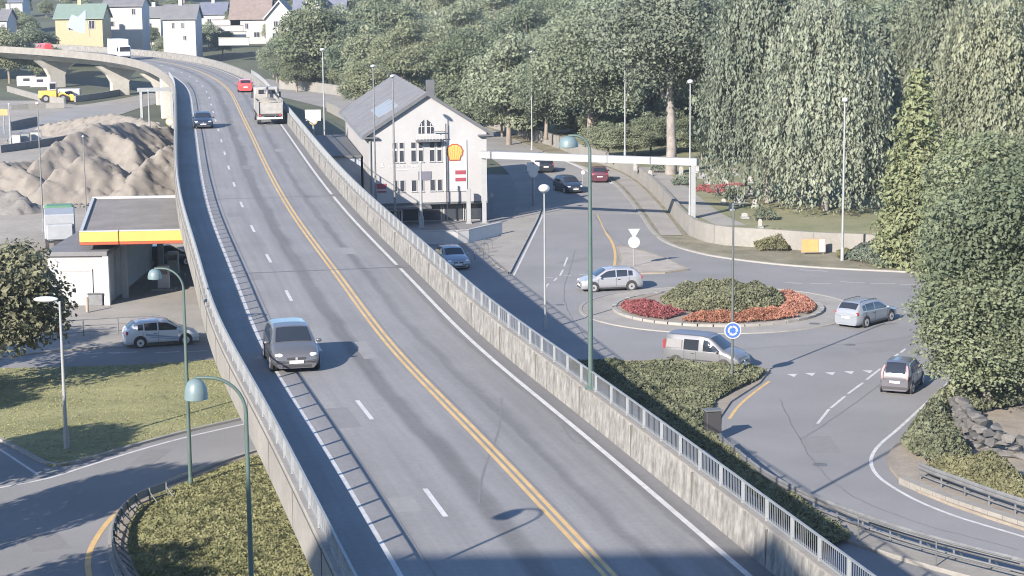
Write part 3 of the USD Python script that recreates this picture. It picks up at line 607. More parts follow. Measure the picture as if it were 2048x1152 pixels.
def broad(seed, H, R, base, nleaf, size, blobs=34, trunk_r=0.3, mleaf=None, mbark=None, flatten=1.0, skirt=0.75):
    """Broadleaf tree: (trunk mesh, crown mesh) with its foot at the origin."""
    r = rng(seed); ch = (H - base) / 2; cz = base + ch
    d = sph(blobs, r); rad = r.uniform(0.45, 0.86, blobs) ** 0.8
    bc = d * rad[:, None] * [R * 0.82, R * 0.82, ch * 0.84] + [0, 0, cz]; dz = np.clip((cz - bc[:, 2]) / ch, 0, 0.93); bc[:, :2] *= ((1 - dz ** 2) ** -0.5)[:, None] ** skirt; bc[:, 2] = np.maximum(bc[:, 2], base + 0.12 * ch)
    br = r.uniform(0.24, 0.44, blobs) * R * np.clip(1.15 - 0.5 * np.abs((bc[:, 2] - cz) / ch), 0.5, 1.1)
    w = br ** 2; cnt = np.maximum(20, (nleaf * w / w.sum()).astype(int))
    cs, os = [], []
    for i in range(blobs):
        q = sph(cnt[i], r); q[:, 2] = np.where(q[:, 2] < -0.35, -q[:, 2] * 0.6, q[:, 2]); q /= np.linalg.norm(q, axis=1, keepdims=True)
        cs.append(bc[i] + q * br[i] * r.uniform(0.62, 1.1, (cnt[i], 1)) * [1, 1, 0.78 * flatten]); os.append(q * 0.9 + [0, 0, 0.35])
    crown = leaves(np.vstack(cs), np.vstack(os), size, r)
    tz = base + ch * 0.75; tr = np.array([r.normal(0, 0.15), r.normal(0, 0.15), tz])
    trunk = join(tube([[0, 0, -0.3], [0.05, 0, base * 0.5], tr * [1, 1, 0.75], tr], [trunk_r * 1.3, trunk_r, trunk_r * 0.75, trunk_r * 0.4], 8),
                 *limbs(tr * [1, 1, 0.7], bc[r.choice(blobs, min(9, blobs), False)], trunk_r * 0.4, r))
    return trunk, crown
def birch(seed, H, R, nstr=560, per=24, size=0.42):
    """Weeping tree: strands of leaves hang from the ends of the branches."""
    r = rng(seed); cs, os = [], []
    d = sph(nstr, r); d[:, 2] = np.abs(d[:, 2]) * 1.2 - 0.32; d /= np.linalg.norm(d, axis=1, keepdims=True)
    lump = 1 + 0.16 * np.sin(d[:, 0] * 6 + seed) * np.cos(d[:, 1] * 5 + d[:, 2] * 4)
    st = d * lump[:, None] * r.uniform(0.55, 1.0, (nstr, 1)) * [R, R, H * 0.46] + [0, 0, H * 0.53]
    ln = r.uniform(0.12, 0.40, nstr) * H * (1.15 - 0.6 * d[:, 2])
    ln = np.minimum(ln, st[:, 2] - r.uniform(0.2, 1.4, nstr))
    for i in range(nstr):
        t = np.sort(r.uniform(0, 1, per)); o = np.r_[d[i, :2], 0]
        p = st[i] + o * (0.5 * t[:, None]) + np.c_[r.normal(0, 0.20, (per, 2)), -t * ln[i]]
        cs.append(p); os.append(np.tile(o * 1.2 + [0, 0, 0.25], (per, 1)))
    crown = leaves(np.vstack(cs), np.vstack(os), size, r, elong=1.5, vert=True)
    trunk = join(tube([[0, 0, -0.3], [0.1, 0, H * 0.3], [0.0, 0.15, H * 0.62], [0, 0, H * 0.92]], [0.34, 0.27, 0.16, 0.04], 8),
                 *limbs(np.array([0.05, 0.1, H * 0.45]), st[r.choice(nstr, 14, False)], 0.10, r))
    return trunk, crown
def conifer(seed, H, R, layers=26, size=0.36, per=38, droop=0.35, ragged=0.25):
    r = rng(seed); cs, os = [], []
    for k in range(layers):
        z = H * (0.05 + 0.93 * k / (layers - 1)); rad = R * (1 - 0.92 * k / (layers - 1)) ** 0.75 * (1 + r.normal(0, 0.10))
        nb = max(4, int(13 * rad / R) + 2); a0 = r.uniform(0, 6.28)
        for b in range(nb):
            a = a0 + 6.28 * b / nb + r.normal(0, 0.15); L = rad * (1 - ragged * r.uniform(0, 1))
            n = max(6, int(per * (0.25 + 0.75 * L / R))); t = r.uniform(0.25, 1.0, n) ** 0.7
            dirv = np.array([math.cos(a), math.sin(a), 0])
            p = dirv * (t * L)[:, None] + [0, 0, z] + np.c_[np.zeros((n, 2)), -droop * L * t ** 2 + 0.18 * L * t]
            p += r.normal(0, 0.14 + 0.05 * L, (n, 3)) * [1, 1, 0.5]
            cs.append(p); os.append(np.tile(dirv * 0.7 + [0, 0, 0.7], (n, 1)))
    crown = leaves(np.vstack(cs), np.vstack(os), size, r, elong=1.3)
    trunk = tube([[0, 0, -0.3], [0, 0, H * 0.5], [0, 0, H * 0.97]], [0.26, 0.16, 0.03], 8)
    return trunk, crown
PROTO = {}
def plant(kind, builder, label, cat, loc, rot=0.0, scale=1.0, mleaf=None, mbark=BARK, group=None, name='tree', parts=('trunk', 'crown')):
    """The first of a kind is built with its parts; every later one is a copy of it."""
    if kind not in PROTO:
        tr, cr = builder()
        x = UsdGeom.Xform.Define(stage, numbered('/World', name)); t = T(x.GetPrim(), (0, 0, 0))
        tag(x.GetPrim(), label, cat, group)
        place(x.GetPrim(), loc, rot, scale)
        part(t, parts[0], tr, mbark, smooth=True); part(t, parts[1], cr, mleaf)
        PROTO[kind] = t
    else:
        dup(PROTO[kind], loc, rot, label, group, scale, name, cat)
def base_at(x, Y, z=None):
    """A foot on the ground at distance Y under pixel column x."""
    X = (x - 1024) / FPX * Y * 1.002
    return np.array([X, Y, float(hill_z(X, Y)) if z is None else z])

BIGB = lambda: broad(16, 19.5, 8.4, 0.6, 44000, 0.28, 64, 0.5, skirt=0.6)
BIG = lambda: broad(11, 19.5, 8.4, 5.2, 42000, 0.28, 60, 0.5, skirt=0.4)
MIDT = lambda: broad(12, 13.5, 5.6, 0.2, 26000, 0.275, 44, 0.32)
ROUND = lambda: broad(13, 12.0, 5.4, 0.1, 20000, 0.30, 38, 0.30)
NEAR = lambda: broad(14, 13.2, 5.0, -0.2, 52000, 0.20, 110, 0.35, skirt=1.0)
LEFTT = lambda: broad(15, 8.8, 4.3, 1.0, 14000, 0.27, 50, 0.22, skirt=0.9)
B1 = lambda: birch(21, 20.5, 5.4, 1300, 44, 0.21)
B2 = lambda: birch(22, 19.0, 4.6, 1100, 42, 0.21)
CF = lambda: conifer(31, 14.0, 3.6, 38, 0.24, 80)
SPR = lambda: conifer(32, 16.0, 3.0, 34, 0.28, 60, 0.75, 0.3)
# the trees one can tell apart on the right
plant('big', BIG, 'broad tree with a tall pale bare trunk behind the right end of the overhead gantry', 'tree', base_at(1345, 190, PLZ), 0.3, 1.0, L_DARK, BARK_BIRCH, name='broadleaf_tree')
plant('bigb', BIGB, 'large broad tree right of the tree with the tall pale trunk, behind the weeping birch', 'tree', base_at(1500, 215, PLZ), 2.2, 1.0, L_MID, name='broadleaf_tree')
plant('bigb', BIGB, 'large dark broad tree left of the tall pale trunk, behind the gantry beam', 'tree', base_at(1185, 222, PLZ), 4.1, 0.92, name='broadleaf_tree')
plant('birch_a', B1, 'large weeping birch left of the tallest white lamp post on the right', 'tree', base_at(1540, 166, PLZ), 0.0, 1.0, L_BIRCH, BARK_BIRCH, name='weeping_birch')
plant('birch_a', B1, 'weeping birch directly behind the tallest white lamp post on the right', 'tree', base_at(1655, 160, 0.6), 1.9, 0.93, name='weeping_birch')
plant('birch_b', B2, 'weeping birch in the upper right corner behind the yellow green conifer', 'tree', base_at(1985, 158, 0.6), 0.6, 1.0, L_BIRCH, BARK_BIRCH, name='weeping_birch')
plant('birch_b', B2, 'weeping birch between the lamp post birch and the yellow green conifer, further back', 'tree', base_at(1890, 185, 2.0), 3.1, 1.0, name='weeping_birch')
plant('spruce', SPR, 'drooping dark spruce between the birches and the yellow green conifer', 'tree', base_at(1762, 172, 1.0), 0.4, 1.0, L_DARK, BARK, name='spruce_tree')
plant('conifer', CF, 'yellow green conifer behind the right hand road, left of the big near tree', 'tree', base_at(1838, 138, 0), 0.0, 1.0, L_CONIF, BARK, name='conifer_tree')
plant('conifer', CF, 'lower yellow green conifer in front of the taller one by the right hand road', 'tree', base_at(1905, 132, 0), 2.0, 0.72, name='conifer_tree')
plant('near', NEAR, 'big leafy tree filling the right edge of the picture beside the small silver car', 'tree', base_at(2062, 93, 0), 0.2, 1.0, L_NEAR, BARK, name='leafy_tree')
plant('near', NEAR, 'leafy tree at the right edge behind the biggest near tree, overhanging the road', 'tree', base_at(2010, 110, 0), 1.7, 0.98, name='leafy_tree')
plant('near', NEAR, 'lower spreading leafy tree at the right edge above the grey boulders', 'tree', base_at(1992, 91.5, 0), 4.0, (0.78, 0.78, 0.62), name='leafy_tree')
plant('mid', MIDT, 'rounded tree on the far bank just right of the grey roofed building', 'tree', base_at(1020, 238), 0.0, 1.05, L_MID, BARK, name='rounded_tree')
plant('mid', MIDT, 'small rounded tree left of the gantry sign post, before the big dark tree', 'tree', base_at(1095, 233, PLZ), 1.1, 0.8, name='rounded_tree')
plant('mid', MIDT, 'rounded tree directly behind the ridge of the grey roofed building', 'tree', base_at(935, 262), 2.4, 1.05, name='rounded_tree')
g_hill = 'trees of the wood behind the grey roofed building and the cemetery'
r = rng(5)
for k, (x, Y, s) in enumerate([(715, 330, 1.0), (760, 322, 1.1), (815, 315, 1.15), (870, 330, 1.1), (925, 340, 1.15), (985, 350, 1.2), (1050, 330, 1.25), (1115, 320, 1.2), (1180, 300, 1.2), (1260, 290, 1.25), (1330, 270, 1.3), (1400, 265, 1.3), (1470, 270, 1.3),
                              (1540, 250, 1.35), (1600, 255, 1.35), (1680, 240, 1.35), (1760, 240, 1.35), (1830, 235, 1.3), (1900, 230, 1.3), (1960, 240, 1.3), (2020, 225, 1.3), (2070, 205, 1.2), (1150, 262, 1.0), (1290, 240, 1.05), (1420, 235, 1.0), (1230, 410, 1.4), (1330, 400, 1.4), (1430, 390, 1.4), (1000, 420, 1.3), (1100, 430, 1.3), (900, 425, 1.2), (820, 420, 1.2), (760, 430, 1.2)]):
    plant(('mid', 'round')[k % 2], (MIDT, ROUND)[k % 2], 'green broadleaf tree of the wood behind the building and the cemetery', 'tree', base_at(x + r.uniform(-8, 8), Y), r.uniform(0, 6.28), s * r.uniform(0.9, 1.1), L_MID, BARK, g_hill, name='rounded_tree' if k % 2 == 0 else 'woodland_tree')
for k in range(110):
    x = 650 + 1450 * ((k * 0.61803) % 1) + r.uniform(-20, 20); Y = 350 + 420 * (k / 110) ** 1.1
    plant('round', ROUND, 'far tree on the wooded slope along the top of the picture', 'tree', base_at(x, Y), r.uniform(0, 6.28), r.uniform(1.1, 1.5), L_MID, BARK, 'far trees on the wooded slope', name='woodland_tree')
for k in range(16):
    x = 1215 + k * 31 + r.uniform(-8, 8)
    plant('round', ROUND, 'low dense shrub at the foot of the wood behind the cemetery', 'shrub', base_at(x, 208 + r.uniform(-4, 10), PLZ), r.uniform(0, 6.28), (r.uniform(0.4, 0.6), 0.45, r.uniform(0.22, 0.42)), L_MID, BARK, 'low shrubs at the foot of the wood', name='woodland_shrub')
for k in range(22):
    x = 905 + k * 52 + r.uniform(-14, 14); Y = (246 if x < 1130 else 232) + r.uniform(-4, 12)
    plant('round', ROUND, 'low dense shrub at the foot of the wood behind the cemetery', 'shrub', base_at(x, Y), r.uniform(0, 6.28), (r.uniform(0.55, 0.8), 0.55, r.uniform(0.35, 0.55)), L_MID, BARK, 'low shrubs at the foot of the wood', name='woodland_shrub')
for k in range(26):
    x = r.uniform(-40, 700); Y = r.uniform(560, 800)
    plant('round', ROUND, 'far tree between the houses at the top left', 'tree', base_at(x, Y), r.uniform(0, 6.28), r.uniform(0.7, 1.1), L_MID, BARK, 'far trees between the houses', name='woodland_tree')
for x, Y, s, lab in ((30, 385, 0.95, 'bushy tree in the top left corner behind the viaduct'), (75, 395, 1.0, 'bushy tree right of the one in the top left corner'), (105, 380, 0.7, 'low bushy tree left of the yellow house'), (5, 400, 0.9, 'tree cut by the left edge above the viaduct'),
                     (455, 440, 0.55, 'small tree between the white gabled houses and the stepped gardens'), (700, 360, 0.9, 'pale green tree right of the blue roofed house'), (340, 430, 0.5, 'small tree left of the house with two small windows')):
    plant('round', ROUND, lab, 'tree', base_at(x, Y), Y, s, name='woodland_tree')
for k in range(26):
    x = 555 + 190 * ((k * 0.618) % 1); Y = r.uniform(300, 420)
    if x > 690 - (Y - 300) * 0.2 or Y > 345: plant('round', ROUND, 'garden tree on the slope between the overpass and the white gabled houses', 'tree', base_at(x, Y), r.uniform(0, 6.28), r.uniform(0.4, 0.75), L_MID, BARK, 'garden trees below the gabled houses', name='woodland_tree')
for k in range(40):
    x = r.uniform(-40, 620); Y = r.uniform(432, 560)
    plant('round', ROUND, 'garden tree between the houses at the top left', 'tree', base_at(x, Y), r.uniform(0, 6.28), r.uniform(0.3, 0.6), L_MID, BARK, 'garden trees between the houses', name='woodland_tree')
plant('spruce', SPR, 'dark spruce in front of the tall white house at top left', 'tree', base_at(254, 395), 1.0, 0.42, name='spruce_tree')
# the left hand trees; the ones past the frame throw the shadows on the road
plant('left', LEFTT, 'dark leafy tree at the left edge in front of the white kiosk', 'tree', np.array([-26.4, 98.5, 0]), 0.5, (1.0, 1.0, 0.93), L_YOUNG, BARK, name='street_tree')
for x, Y, sc_ in ((-27.2, 76.0, (0.8, 0.8, 0.95)), (-25.6, 64.5, (0.6, 0.6, 1.30)), (-22.0, 54.0, (1.0, 1.0, 1.05)), (-36.0, 99.0, (1.0, 1.0, 1.1)), (-35.0, 86.0, (1.0, 1.0, 1.0))):
    plant('left', LEFTT, 'street tree standing left of the picture beside the lawn', 'tree', np.array([x, Y, 0]), x, sc_, group='street trees left of the picture', name='street_tree')

# ---- shrubs, hedges, flower beds, ground cover: leaves over an area with an uneven top
def cover(name, poly, n, hfun, size, m, label, cat, seed, z0=0.1, kind=None, lump=1.0, up=0.5, group=None, dense=3.6):
    """Leafy growth over a plan polygon: clumps with an uneven top."""
    n = int(n * dense); size = size * dense ** -0.5
    r = rng(seed); pg = Polygon(np.asarray(poly)[:, :2]).buffer(0); x0, y0, x1, y1 = pg.bounds; pts = []
    while sum(map(len, pts)) < n:
        q = r.uniform((x0, y0), (x1, y1), (n * 2, 2)); pts.append(q[contains_xy(pg, q[:, 0], q[:, 1])])
    q = np.vstack(pts)[:n]
    nz = meshkit.fbm(np.c_[q / lump, np.zeros(n)], 3, seed)
    e = 0.15 * lump
    gx_ = meshkit.fbm(np.c_[(q + [e, 0]) / lump, np.zeros(n)], 3, seed) - nz; gy_ = meshkit.fbm(np.c_[(q + [0, e]) / lump, np.zeros(n)], 3, seed) - nz
    edge = shapely.distance(pg.exterior, shapely.points(q))
    h = hfun(q) * (0.45 + 1.1 * nz) * np.clip(0.35 + edge * 0.9, 0, 1)
    c = np.c_[q, z0 + h * r.uniform(0.55, 1.05, n)]
    o = np.c_[-gx_ / e * 1.5, -gy_ / e * 1.5, np.full(n, up)]
    v, f = leaves(c, o, size, r)
    t = thing(name, label, cat, np.r_[q.mean(0), z0], group)
    part(t, 'foliage', (v, f), m, kind='stuff')
    # woody stems inside
    k = r.choice(n, min(14, n), False)
    part(t, 'stem', join(*[tube([[*q[i], z0 - 0.05], [*(q[i] + r.normal(0, 0.08, 2)), z0 + h[i] * 0.8]], [0.03, 0.012], 5) for i in k]), BARK)
    return t
flat = lambda h: (lambda q: np.full(len(q), h))
cover('hedge', GP([(1135, 735), (1325, 739), (1485, 748), (1532, 750), (1512, 766), (1462, 790), (1430, 808), (1418, 850), (1424, 890), (1400, 905), (1330, 850), (1230, 790)]), 15000, flat(0.52), 0.25, L_BUSH, 'low spreading green hedge filling the wedge between the overpass and the roundabout', 'hedge', 41, lump=1.3)
cover('hedge', GP([(1395, 890), (1432, 886), (1470, 912), (1545, 978), (1640, 1040), (1700, 1085), (1640, 1110), (1540, 1030)]), 6000, flat(0.6), 0.25, L_BUSH, 'narrow green hedge between the overpass railing and the long guard rail', 'hedge', 42, lump=1.0)
bushes = [((1500, 490), (1520, 470), (1560, 472), (1585, 495), (1575, 506), (1515, 505), 0.85, 'round dark bush in front of the pale wall, left of the yellow board', L_OLIVE),
          ((1685, 522), (1705, 508), (1790, 512), (1860, 518), (1870, 540), (1760, 538), 0.8, 'long low bush at the foot of the tallest white lamp post', L_DARK),
          ((1720, 512), (1760, 500), (1850, 498), (1900, 515), (1880, 528), (1780, 522), 1.5, 'green shrub below the yellow green conifer beside the road', L_BUSH)]
for k, b in enumerate(bushes): cover('bush', GP(b[:6]), 2600, flat(b[6]), 0.26, b[8], b[7], 'bush', 50 + k, lump=1.0)
cover('bush', GP([(1800, 898), (1835, 850), (1880, 800), (1960, 770), (2060, 790), (2060, 815), (1900, 845), (1930, 905), (1945, 930), (1880, 942), (1820, 920)]), 7000, flat(1.0), 0.24, L_BUSH, 'spreading green bush beside the right hand bend, in front of the grey rocks', 'bush', 55, lump=1.2)
cover('bush', GP([(1850, 945), (1960, 935), (2010, 940), (2060, 985), (2060, 1015), (1960, 985), (1880, 965)]), 3600, flat(0.75), 0.23, L_OLIVE, 'lower green bush behind the short guard rail at the right edge', 'bush', 56, lump=1.0)
cover('bush', GP([(1855, 838), (1875, 812), (1895, 820), (1890, 850), (1865, 858)]), 700, flat(0.6), 0.2, leafmat('leaf_copper', (0.11, 0.055, 0.045), (0.25, 0.15, 0.12)), 'small copper coloured bush at the roadside below the big near tree', 'bush', 57)
cover('bush', GP([(1672, 510), (1690, 506), (1712, 510), (1700, 520), (1676, 520)]), 700, flat(0.5), 0.22, L_OLIVE, 'small dry bush between the yellow board and the lamp post', 'bush', 58)
shrub = Polygon(GP(hill_px)[:, :2]).buffer(-0.4)
if shrub.geom_type != 'Polygon': shrub = max(shrub.geoms, key=lambda g: g.area)
def bank_h(q):
    d = shapely.distance(shrub.exterior, shapely.points(q)); return 0.16 + np.clip(d, 0, 4) * 0.07
cover('ground_cover', np.array(shrub.exterior.coords), 29000, bank_h, 0.15, L_BANK, 'low olive green shrubs covering the rounded bank inside the curved guard rail', 'shrubs', 61, kind='stuff', lump=0.55, up=1.2)
# roundabout planting
def wedge(r0, r1, a0, a1, n=14):
    a = np.radians(np.linspace(a0, a1, n)); return np.vstack([np.c_[RC[0] + r1 * np.cos(a), RC[1] + r1 * np.sin(a)], np.c_[RC[0] + r0 * np.cos(a[::-1]), RC[1] + r0 * np.sin(a[::-1])]])
cover('bush', np.c_[RC[0] + 0.4 + 3.9 * np.cos(np.linspace(0, 6.28, 24)), RC[1] + 0.9 + 4.0 * np.sin(np.linspace(0, 6.28, 24))], 7000, flat(0.95), 0.26, L_OLIVE, 'large olive green shrub bed in the middle of the roundabout', 'bush', 71, z0=0.16, lump=1.4)
cover('flower_bed', wedge(3.6, 6.0, 172, 232), 2600, flat(0.55), 0.17, FLOWER_RED, 'dark red flower bed at the left end of the roundabout', 'flowers', 72, z0=0.16, lump=0.8)
cover('flower_bed', wedge(3.9, 6.0, 243, 318), 3000, flat(0.55), 0.17, FLOWER_ORG, 'salmon flower bed along the front of the roundabout', 'flowers', 73, z0=0.16, lump=0.8)
cover('flower_bed', wedge(3.9, 6.0, 326, 395), 2400, flat(0.55), 0.17, FLOWER_ORG, 'orange flower bed at the right end of the roundabout', 'flowers', 74, z0=0.16, lump=0.8)
# short grass standing on the lawn
lp = Polygon(GP(lawn_px)[:, :2]).buffer(-0.15); r = rng(81); x0, y0, x1, y1 = lp.bounds
q = r.uniform((max(x0, -32), y0), (x1, y1), (60000, 2)); q = q[contains_xy(lp, q[:, 0], q[:, 1])][:26000]
v, f = leaves(np.c_[q, np.full(len(q), 0.115)], np.tile([0, 0, 0.8], (len(q), 1)), 0.06, r)
single('grass', (v, f), L_GRASS, 'short mown grass of the lawn left of the overpass', 'grass', kind='stuff')

# ---------------------------------------------------------------- buildings
def local(o, ang, x, y, z):
    c, s = math.cos(ang), math.sin(ang); return np.array([o[0] + x * c - y * s, o[1] + x * s + y * c, z])
def L(mesh, o, ang, z=0.0): return xf(mesh, ang, (o[0], o[1], z))
# the gabled filling station building
FO = np.array([-11.75, 163.6]); FA = math.atan2(1.43, 9.7); FWd, FDp = 9.85, 30.0
EZ, RZ, B0 = 7.6, 10.75, 1.75
shell = thing('station_building', 'white gabled building with a grey roof and a yellow scallop sign beside the overpass', 'building', (*FO, 0))
gable = [(0, B0), (FWd, B0), (FWd, EZ), (FWd / 2, RZ), (0, EZ)]
part(shell, 'wall', L(plate([(x, 0, z) for x, z in gable], FDp, (0, 1, 0)), FO, FA), RENDER_W)
part(shell, 'ground_floor', L(box(0.35, FWd - 0.5, 0.9, FDp, 0, B0 - 0.003), FO, FA), mat('shop_front_dark', (0.17, 0.17, 0.175), 0.5, var=0.1))
part(shell, 'soffit_band', L(box(-0.05, FWd + 0.05, -0.04, 0.35, B0 - 0.16, B0 - 0.004), FO, FA), ROOF_DARK)
for k, x in enumerate((0.6, 2.5, 4.4, 6.3, 8.2)):
    w = part(shell, 'shop_window', L(box(x, x + 1.6, 0.83, 0.9, 0.15, 1.45), FO, FA), WIN)
    part(w, 'window_frame', L(join(box(x - 0.06, x, 0.8, 0.88, 0.1, 1.5), box(x + 1.6, x + 1.66, 0.8, 0.88, 0.1, 1.5), box(x, x + 1.6, 0.8, 0.88, 1.45, 1.5)), FO, FA), WHITE_SIGN)
ov, th = 0.55, 0.16
for sgn in (0, 1):
    x0, x1 = (-ov, FWd / 2) if sgn == 0 else (FWd + ov, FWd / 2)
    z0 = EZ - ov * (RZ - EZ) / (FWd / 2)
    rf = [(x0, z0 + 0.02), (x1, RZ + 0.02), (x1, RZ + 0.02 + th), (x0, z0 + 0.02 + th)]
    rr = part(shell, 'roof', L(plate([(x, -0.28, z) for x, z in rf], FDp + 0.6, (0, 1, 0)), FO, FA), ROOF_GREY)
    bd = [(x0, z0 - 0.08), (x1, RZ - 0.08), (x1, RZ + 0.24), (x0, z0 + 0.24)]
    part(rr, 'barge_board', L(plate([(x, -0.36, z) for x, z in bd], 0.075, (0, 1, 0)), FO, FA), ROOF_DARK)
    part(rr, 'gutter', L(box(x0 - 0.1, x0 + 0.06, -0.3, FDp + 0.3, z0 - 0.08, z0 + 0.06), FO, FA), STEEL)
for x in (-0.6, FWd - 0.75):
    part(shell, 'eave_return', L(box(x, x + 1.35, -0.42, -0.05, EZ - 0.42, EZ - 0.26, 0.04), FO, FA), ROOF_DARK)
part(shell, 'downpipe', L(tube([(0.12, -0.07, B0), (0.12, -0.07, EZ - 0.4)], 0.06, 8), FO, FA), STEEL_MID)
part(shell, 'chimney', L(box(FWd / 2 + 0.5, FWd / 2 + 1.2, 5, 5.8, RZ - 0.8, RZ + 0.9, 0.03), FO, FA), ROOF_DARK)
def fx(px): return (px - 745) / 235 * FWd
def fz(py): return (446 - py) / 266.0 * RZ
def win(x0, x1, y0, y1, mull=None):
    a, b, c, d = fx(x0), fx(x1), fz(y1), fz(y0)
    w = part(shell, 'window', L(box(a, b, -0.015, 0.05, c, d), FO, FA), WIN)
    fr = [box(a - 0.05, a, -0.04, 0.03, c - 0.05, d + 0.05), box(b, b + 0.05, -0.04, 0.03, c - 0.05, d + 0.05), box(a, b, -0.04, 0.03, d, d + 0.05)]
    part(w, 'frame', L(join(*fr), FO, FA), RENDER_W)
    part(w, 'sill', L(box(a - 0.08, b + 0.08, -0.10, 0.02, c - 0.10, c - 0.05), FO, FA), RENDER_W)
    if mull: part(w, 'glazing_bar', L(box(a, b, -0.035, -0.012, fz(mull) - 0.09, fz(mull) + 0.09), FO, FA), WHITE_SIGN)
for a, b in ((792, 800), (806, 814), (829, 838), (844, 852), (866, 875), (881, 889)):
    win(a, b, 278, 317, 292); win(a, b, 356, 378)
win(904, 912, 365, 375); win(919, 927, 365, 375)
for a, b, flip in ((844, 856, 1), (861, 875, -1)):
    x0, x1 = fx(a), fx(b); z0, z1 = fz(260), fz(231)
    pts = [(x0, z0), (x1, z0)] + ([(x1, z1), (x0 + (x1 - x0) * 0.45, z1 - 0.25), (x0, z1 - 0.75)] if flip > 0 else [(x1, z1 - 0.75), (x1 - (x1 - x0) * 0.45, z1 - 0.25), (x0, z1)])
    w = part(shell, 'arched_window', L(plate([(x, -0.02, z) for x, z in pts], 0.06, (0, 1, 0)), FO, FA), WIN)
    part(w, 'glazing_bar', L(join(box((x0 + x1) / 2 - 0.03, (x0 + x1) / 2 + 0.03, -0.04, -0.018, z0, z1 - 0.3), box(x0, x1, -0.041, -0.019, z0 + 0.55, z0 + 0.61)), FO, FA), WHITE_SIGN)
bal = part(shell, 'balcony', L(box(fx(838), fx(890), -0.8, -0.003, fz(276), fz(272)), FO, FA), ROOF_DARK)
part(bal, 'balustrade', L(join(box(fx(838), fx(890), -0.82, -0.77, fz(262), fz(260)), *[box(x, x + 0.035, -0.81, -0.78, fz(272), fz(262)) for x in np.linspace(fx(838), fx(890) - 0.03, 9)]), FO, FA), WHITE_SIGN)
part(shell, 'antenna_mast', L(join(tube([(fx(898), -0.3, 0.1), (fx(898), -0.3, fz(240))], 0.05, 6), box(fx(872), fx(896), -0.32, -0.28, fz(257), fz(255))), FO, FA), STEEL_MID)
sg = part(shell, 'sign_panel', L(box(fx(894), fx(940), -0.09, -0.004, fz(381), fz(275), 0.02), FO, FA), WHITE_SIGN, label='tall white sign panel with the scallop emblem')
def scallop(cx, cz, w, h, k=1.0):
    a = np.radians(np.linspace(205, -25, 29)); p = []
    for i, t in enumerate(a):
        rr = 1.0 + 0.035 * math.cos(i / 28 * 7 * 2 * math.pi) - 0.02
        p.append((cx + k * w / 2 * rr * math.cos(t), cz + k * (h * 0.50 * rr * math.sin(t) + 0.06 * h)))
    p += [(cx + k * w * 0.36, cz - k * h * 0.27), (cx + k * w * 0.31, cz - k * h * 0.50), (cx - k * w * 0.31, cz - k * h * 0.50), (cx - k * w * 0.36, cz - k * h * 0.27)]
    return p
ex, ezz, ew, eh = fx(915.5), fz(300.5), fx(933) - fx(898), fz(283.5) - fz(317)
em = part(sg, 'emblem', L(plate([(x, -0.135, z) for x, z in scallop(ex, ezz, ew, eh)], 0.044, (0, 1, 0)), FO, FA), RED, label='red edge of the scallop emblem')
part(sg, 'emblem_face', L(plate([(x, -0.15, z) for x, z in scallop(ex, ezz, ew, eh, 0.86)], 0.02, (0, 1, 0)), FO, FA), YELLOW, label='yellow scallop emblem')
rays = [beam(local((0, 0), 0, ex + 0.10 * ew * t, -0.153, ezz - 0.40 * eh), local((0, 0), 0, ex + 0.40 * ew * math.sin(t * 0.42), -0.153, ezz + 0.40 * eh * math.cos(t * 0.42)), 0.022, 0.008, (0, 1, 0)) for t in (-3, -2, -1, 0, 1, 2, 3)]
part(sg, 'emblem_rib', L(join(*rays), FO, FA), RED)
for y0, y1 in ((337.5, 345.5), (353, 360)):
    part(sg, 'price_panel', L(box(fx(916), fx(937), -0.125, -0.094, fz(y1), fz(y0)), FO, FA), SIGN_RED)
part(shell, 'red_panel', L(box(fx(758), fx(778), -0.05, -0.004, fz(372), fz(361.5)), FO, FA), SIGN_RED)
part(shell, 'red_strip', L(box(fx(758), fx(778), -0.05, -0.004, fz(379.5), fz(376.5)), FO, FA), SIGN_RED)
part(shell, 'grey_panel', L(box(fx(842), fx(868), -0.06, -0.004, fz(356), fz(338)), FO, FA), SIGN_GREY)
# faded lettering, too faint in the photograph to read
r = rng(3); let = []
for k in range(12):
    x = fx(783) + k * 0.215; h = r.uniform(0.14, 0.24); let += [box(x, x + 0.035, -0.03, -0.004, fz(329), fz(329) + h), box(x + 0.035, x + 0.14, -0.03, -0.004, fz(329) + r.uniform(0.02, h - 0.04), fz(329) + r.uniform(0.02, h - 0.04) + 0.035)]
let.append(box(fx(768), fx(775), -0.03, -0.004, fz(327), fz(325))); let.append(box(fx(770), fx(772), -0.031, -0.004, fz(327), fz(319))); let.append(box(fx(800), fx(838), -0.03, -0.004, fz(334), fz(333)))
part(shell, 'faded_lettering', L(join(*let), FO, FA), mat('faded_grey_letters', (0.36, 0.36, 0.40), 0.8, var=0.05))
part(shell, 'porch_roof', L(box(0.2, 5.0, -1.6, -0.1, B0 - 0.36, B0 - 0.17, 0.03), FO, FA), ROOF_DARK)
part(shell, 'door_surround', L(join(box(2.5, 2.62, -0.9, -0.75, 0, 1.2), box(1.0, 2.62, -0.9, -0.75, 1.2, 1.36)), FO, FA), WHITE_SIGN)
part(shell, 'roof_light', L(plate([(FWd * 0.5 * u - ov * (1 - u), y, EZ - ov * (RZ - EZ) / (FWd / 2) * (1 - u) + (RZ - EZ) * u + 0.2 + 0.02) for u, y in ((0.32, 4), (0.72, 4), (0.72, 13), (0.32, 13))], 0.05, (-0.5, 0, 0.86)), FO, FA), mat('roof_light_sheet', (0.18, 0.188, 0.20), 0.4, var=0.05))
for k in range(11):
    part(shell, 'roof_seam', L(beam((-ov, 0.4 + 2.8 * k, EZ - ov * (RZ - EZ) / (FWd / 2) + 0.2), (FWd / 2, 0.4 + 2.8 * k, RZ + 0.2), 0.05, 0.04), FO, FA), ROOF_GREY)
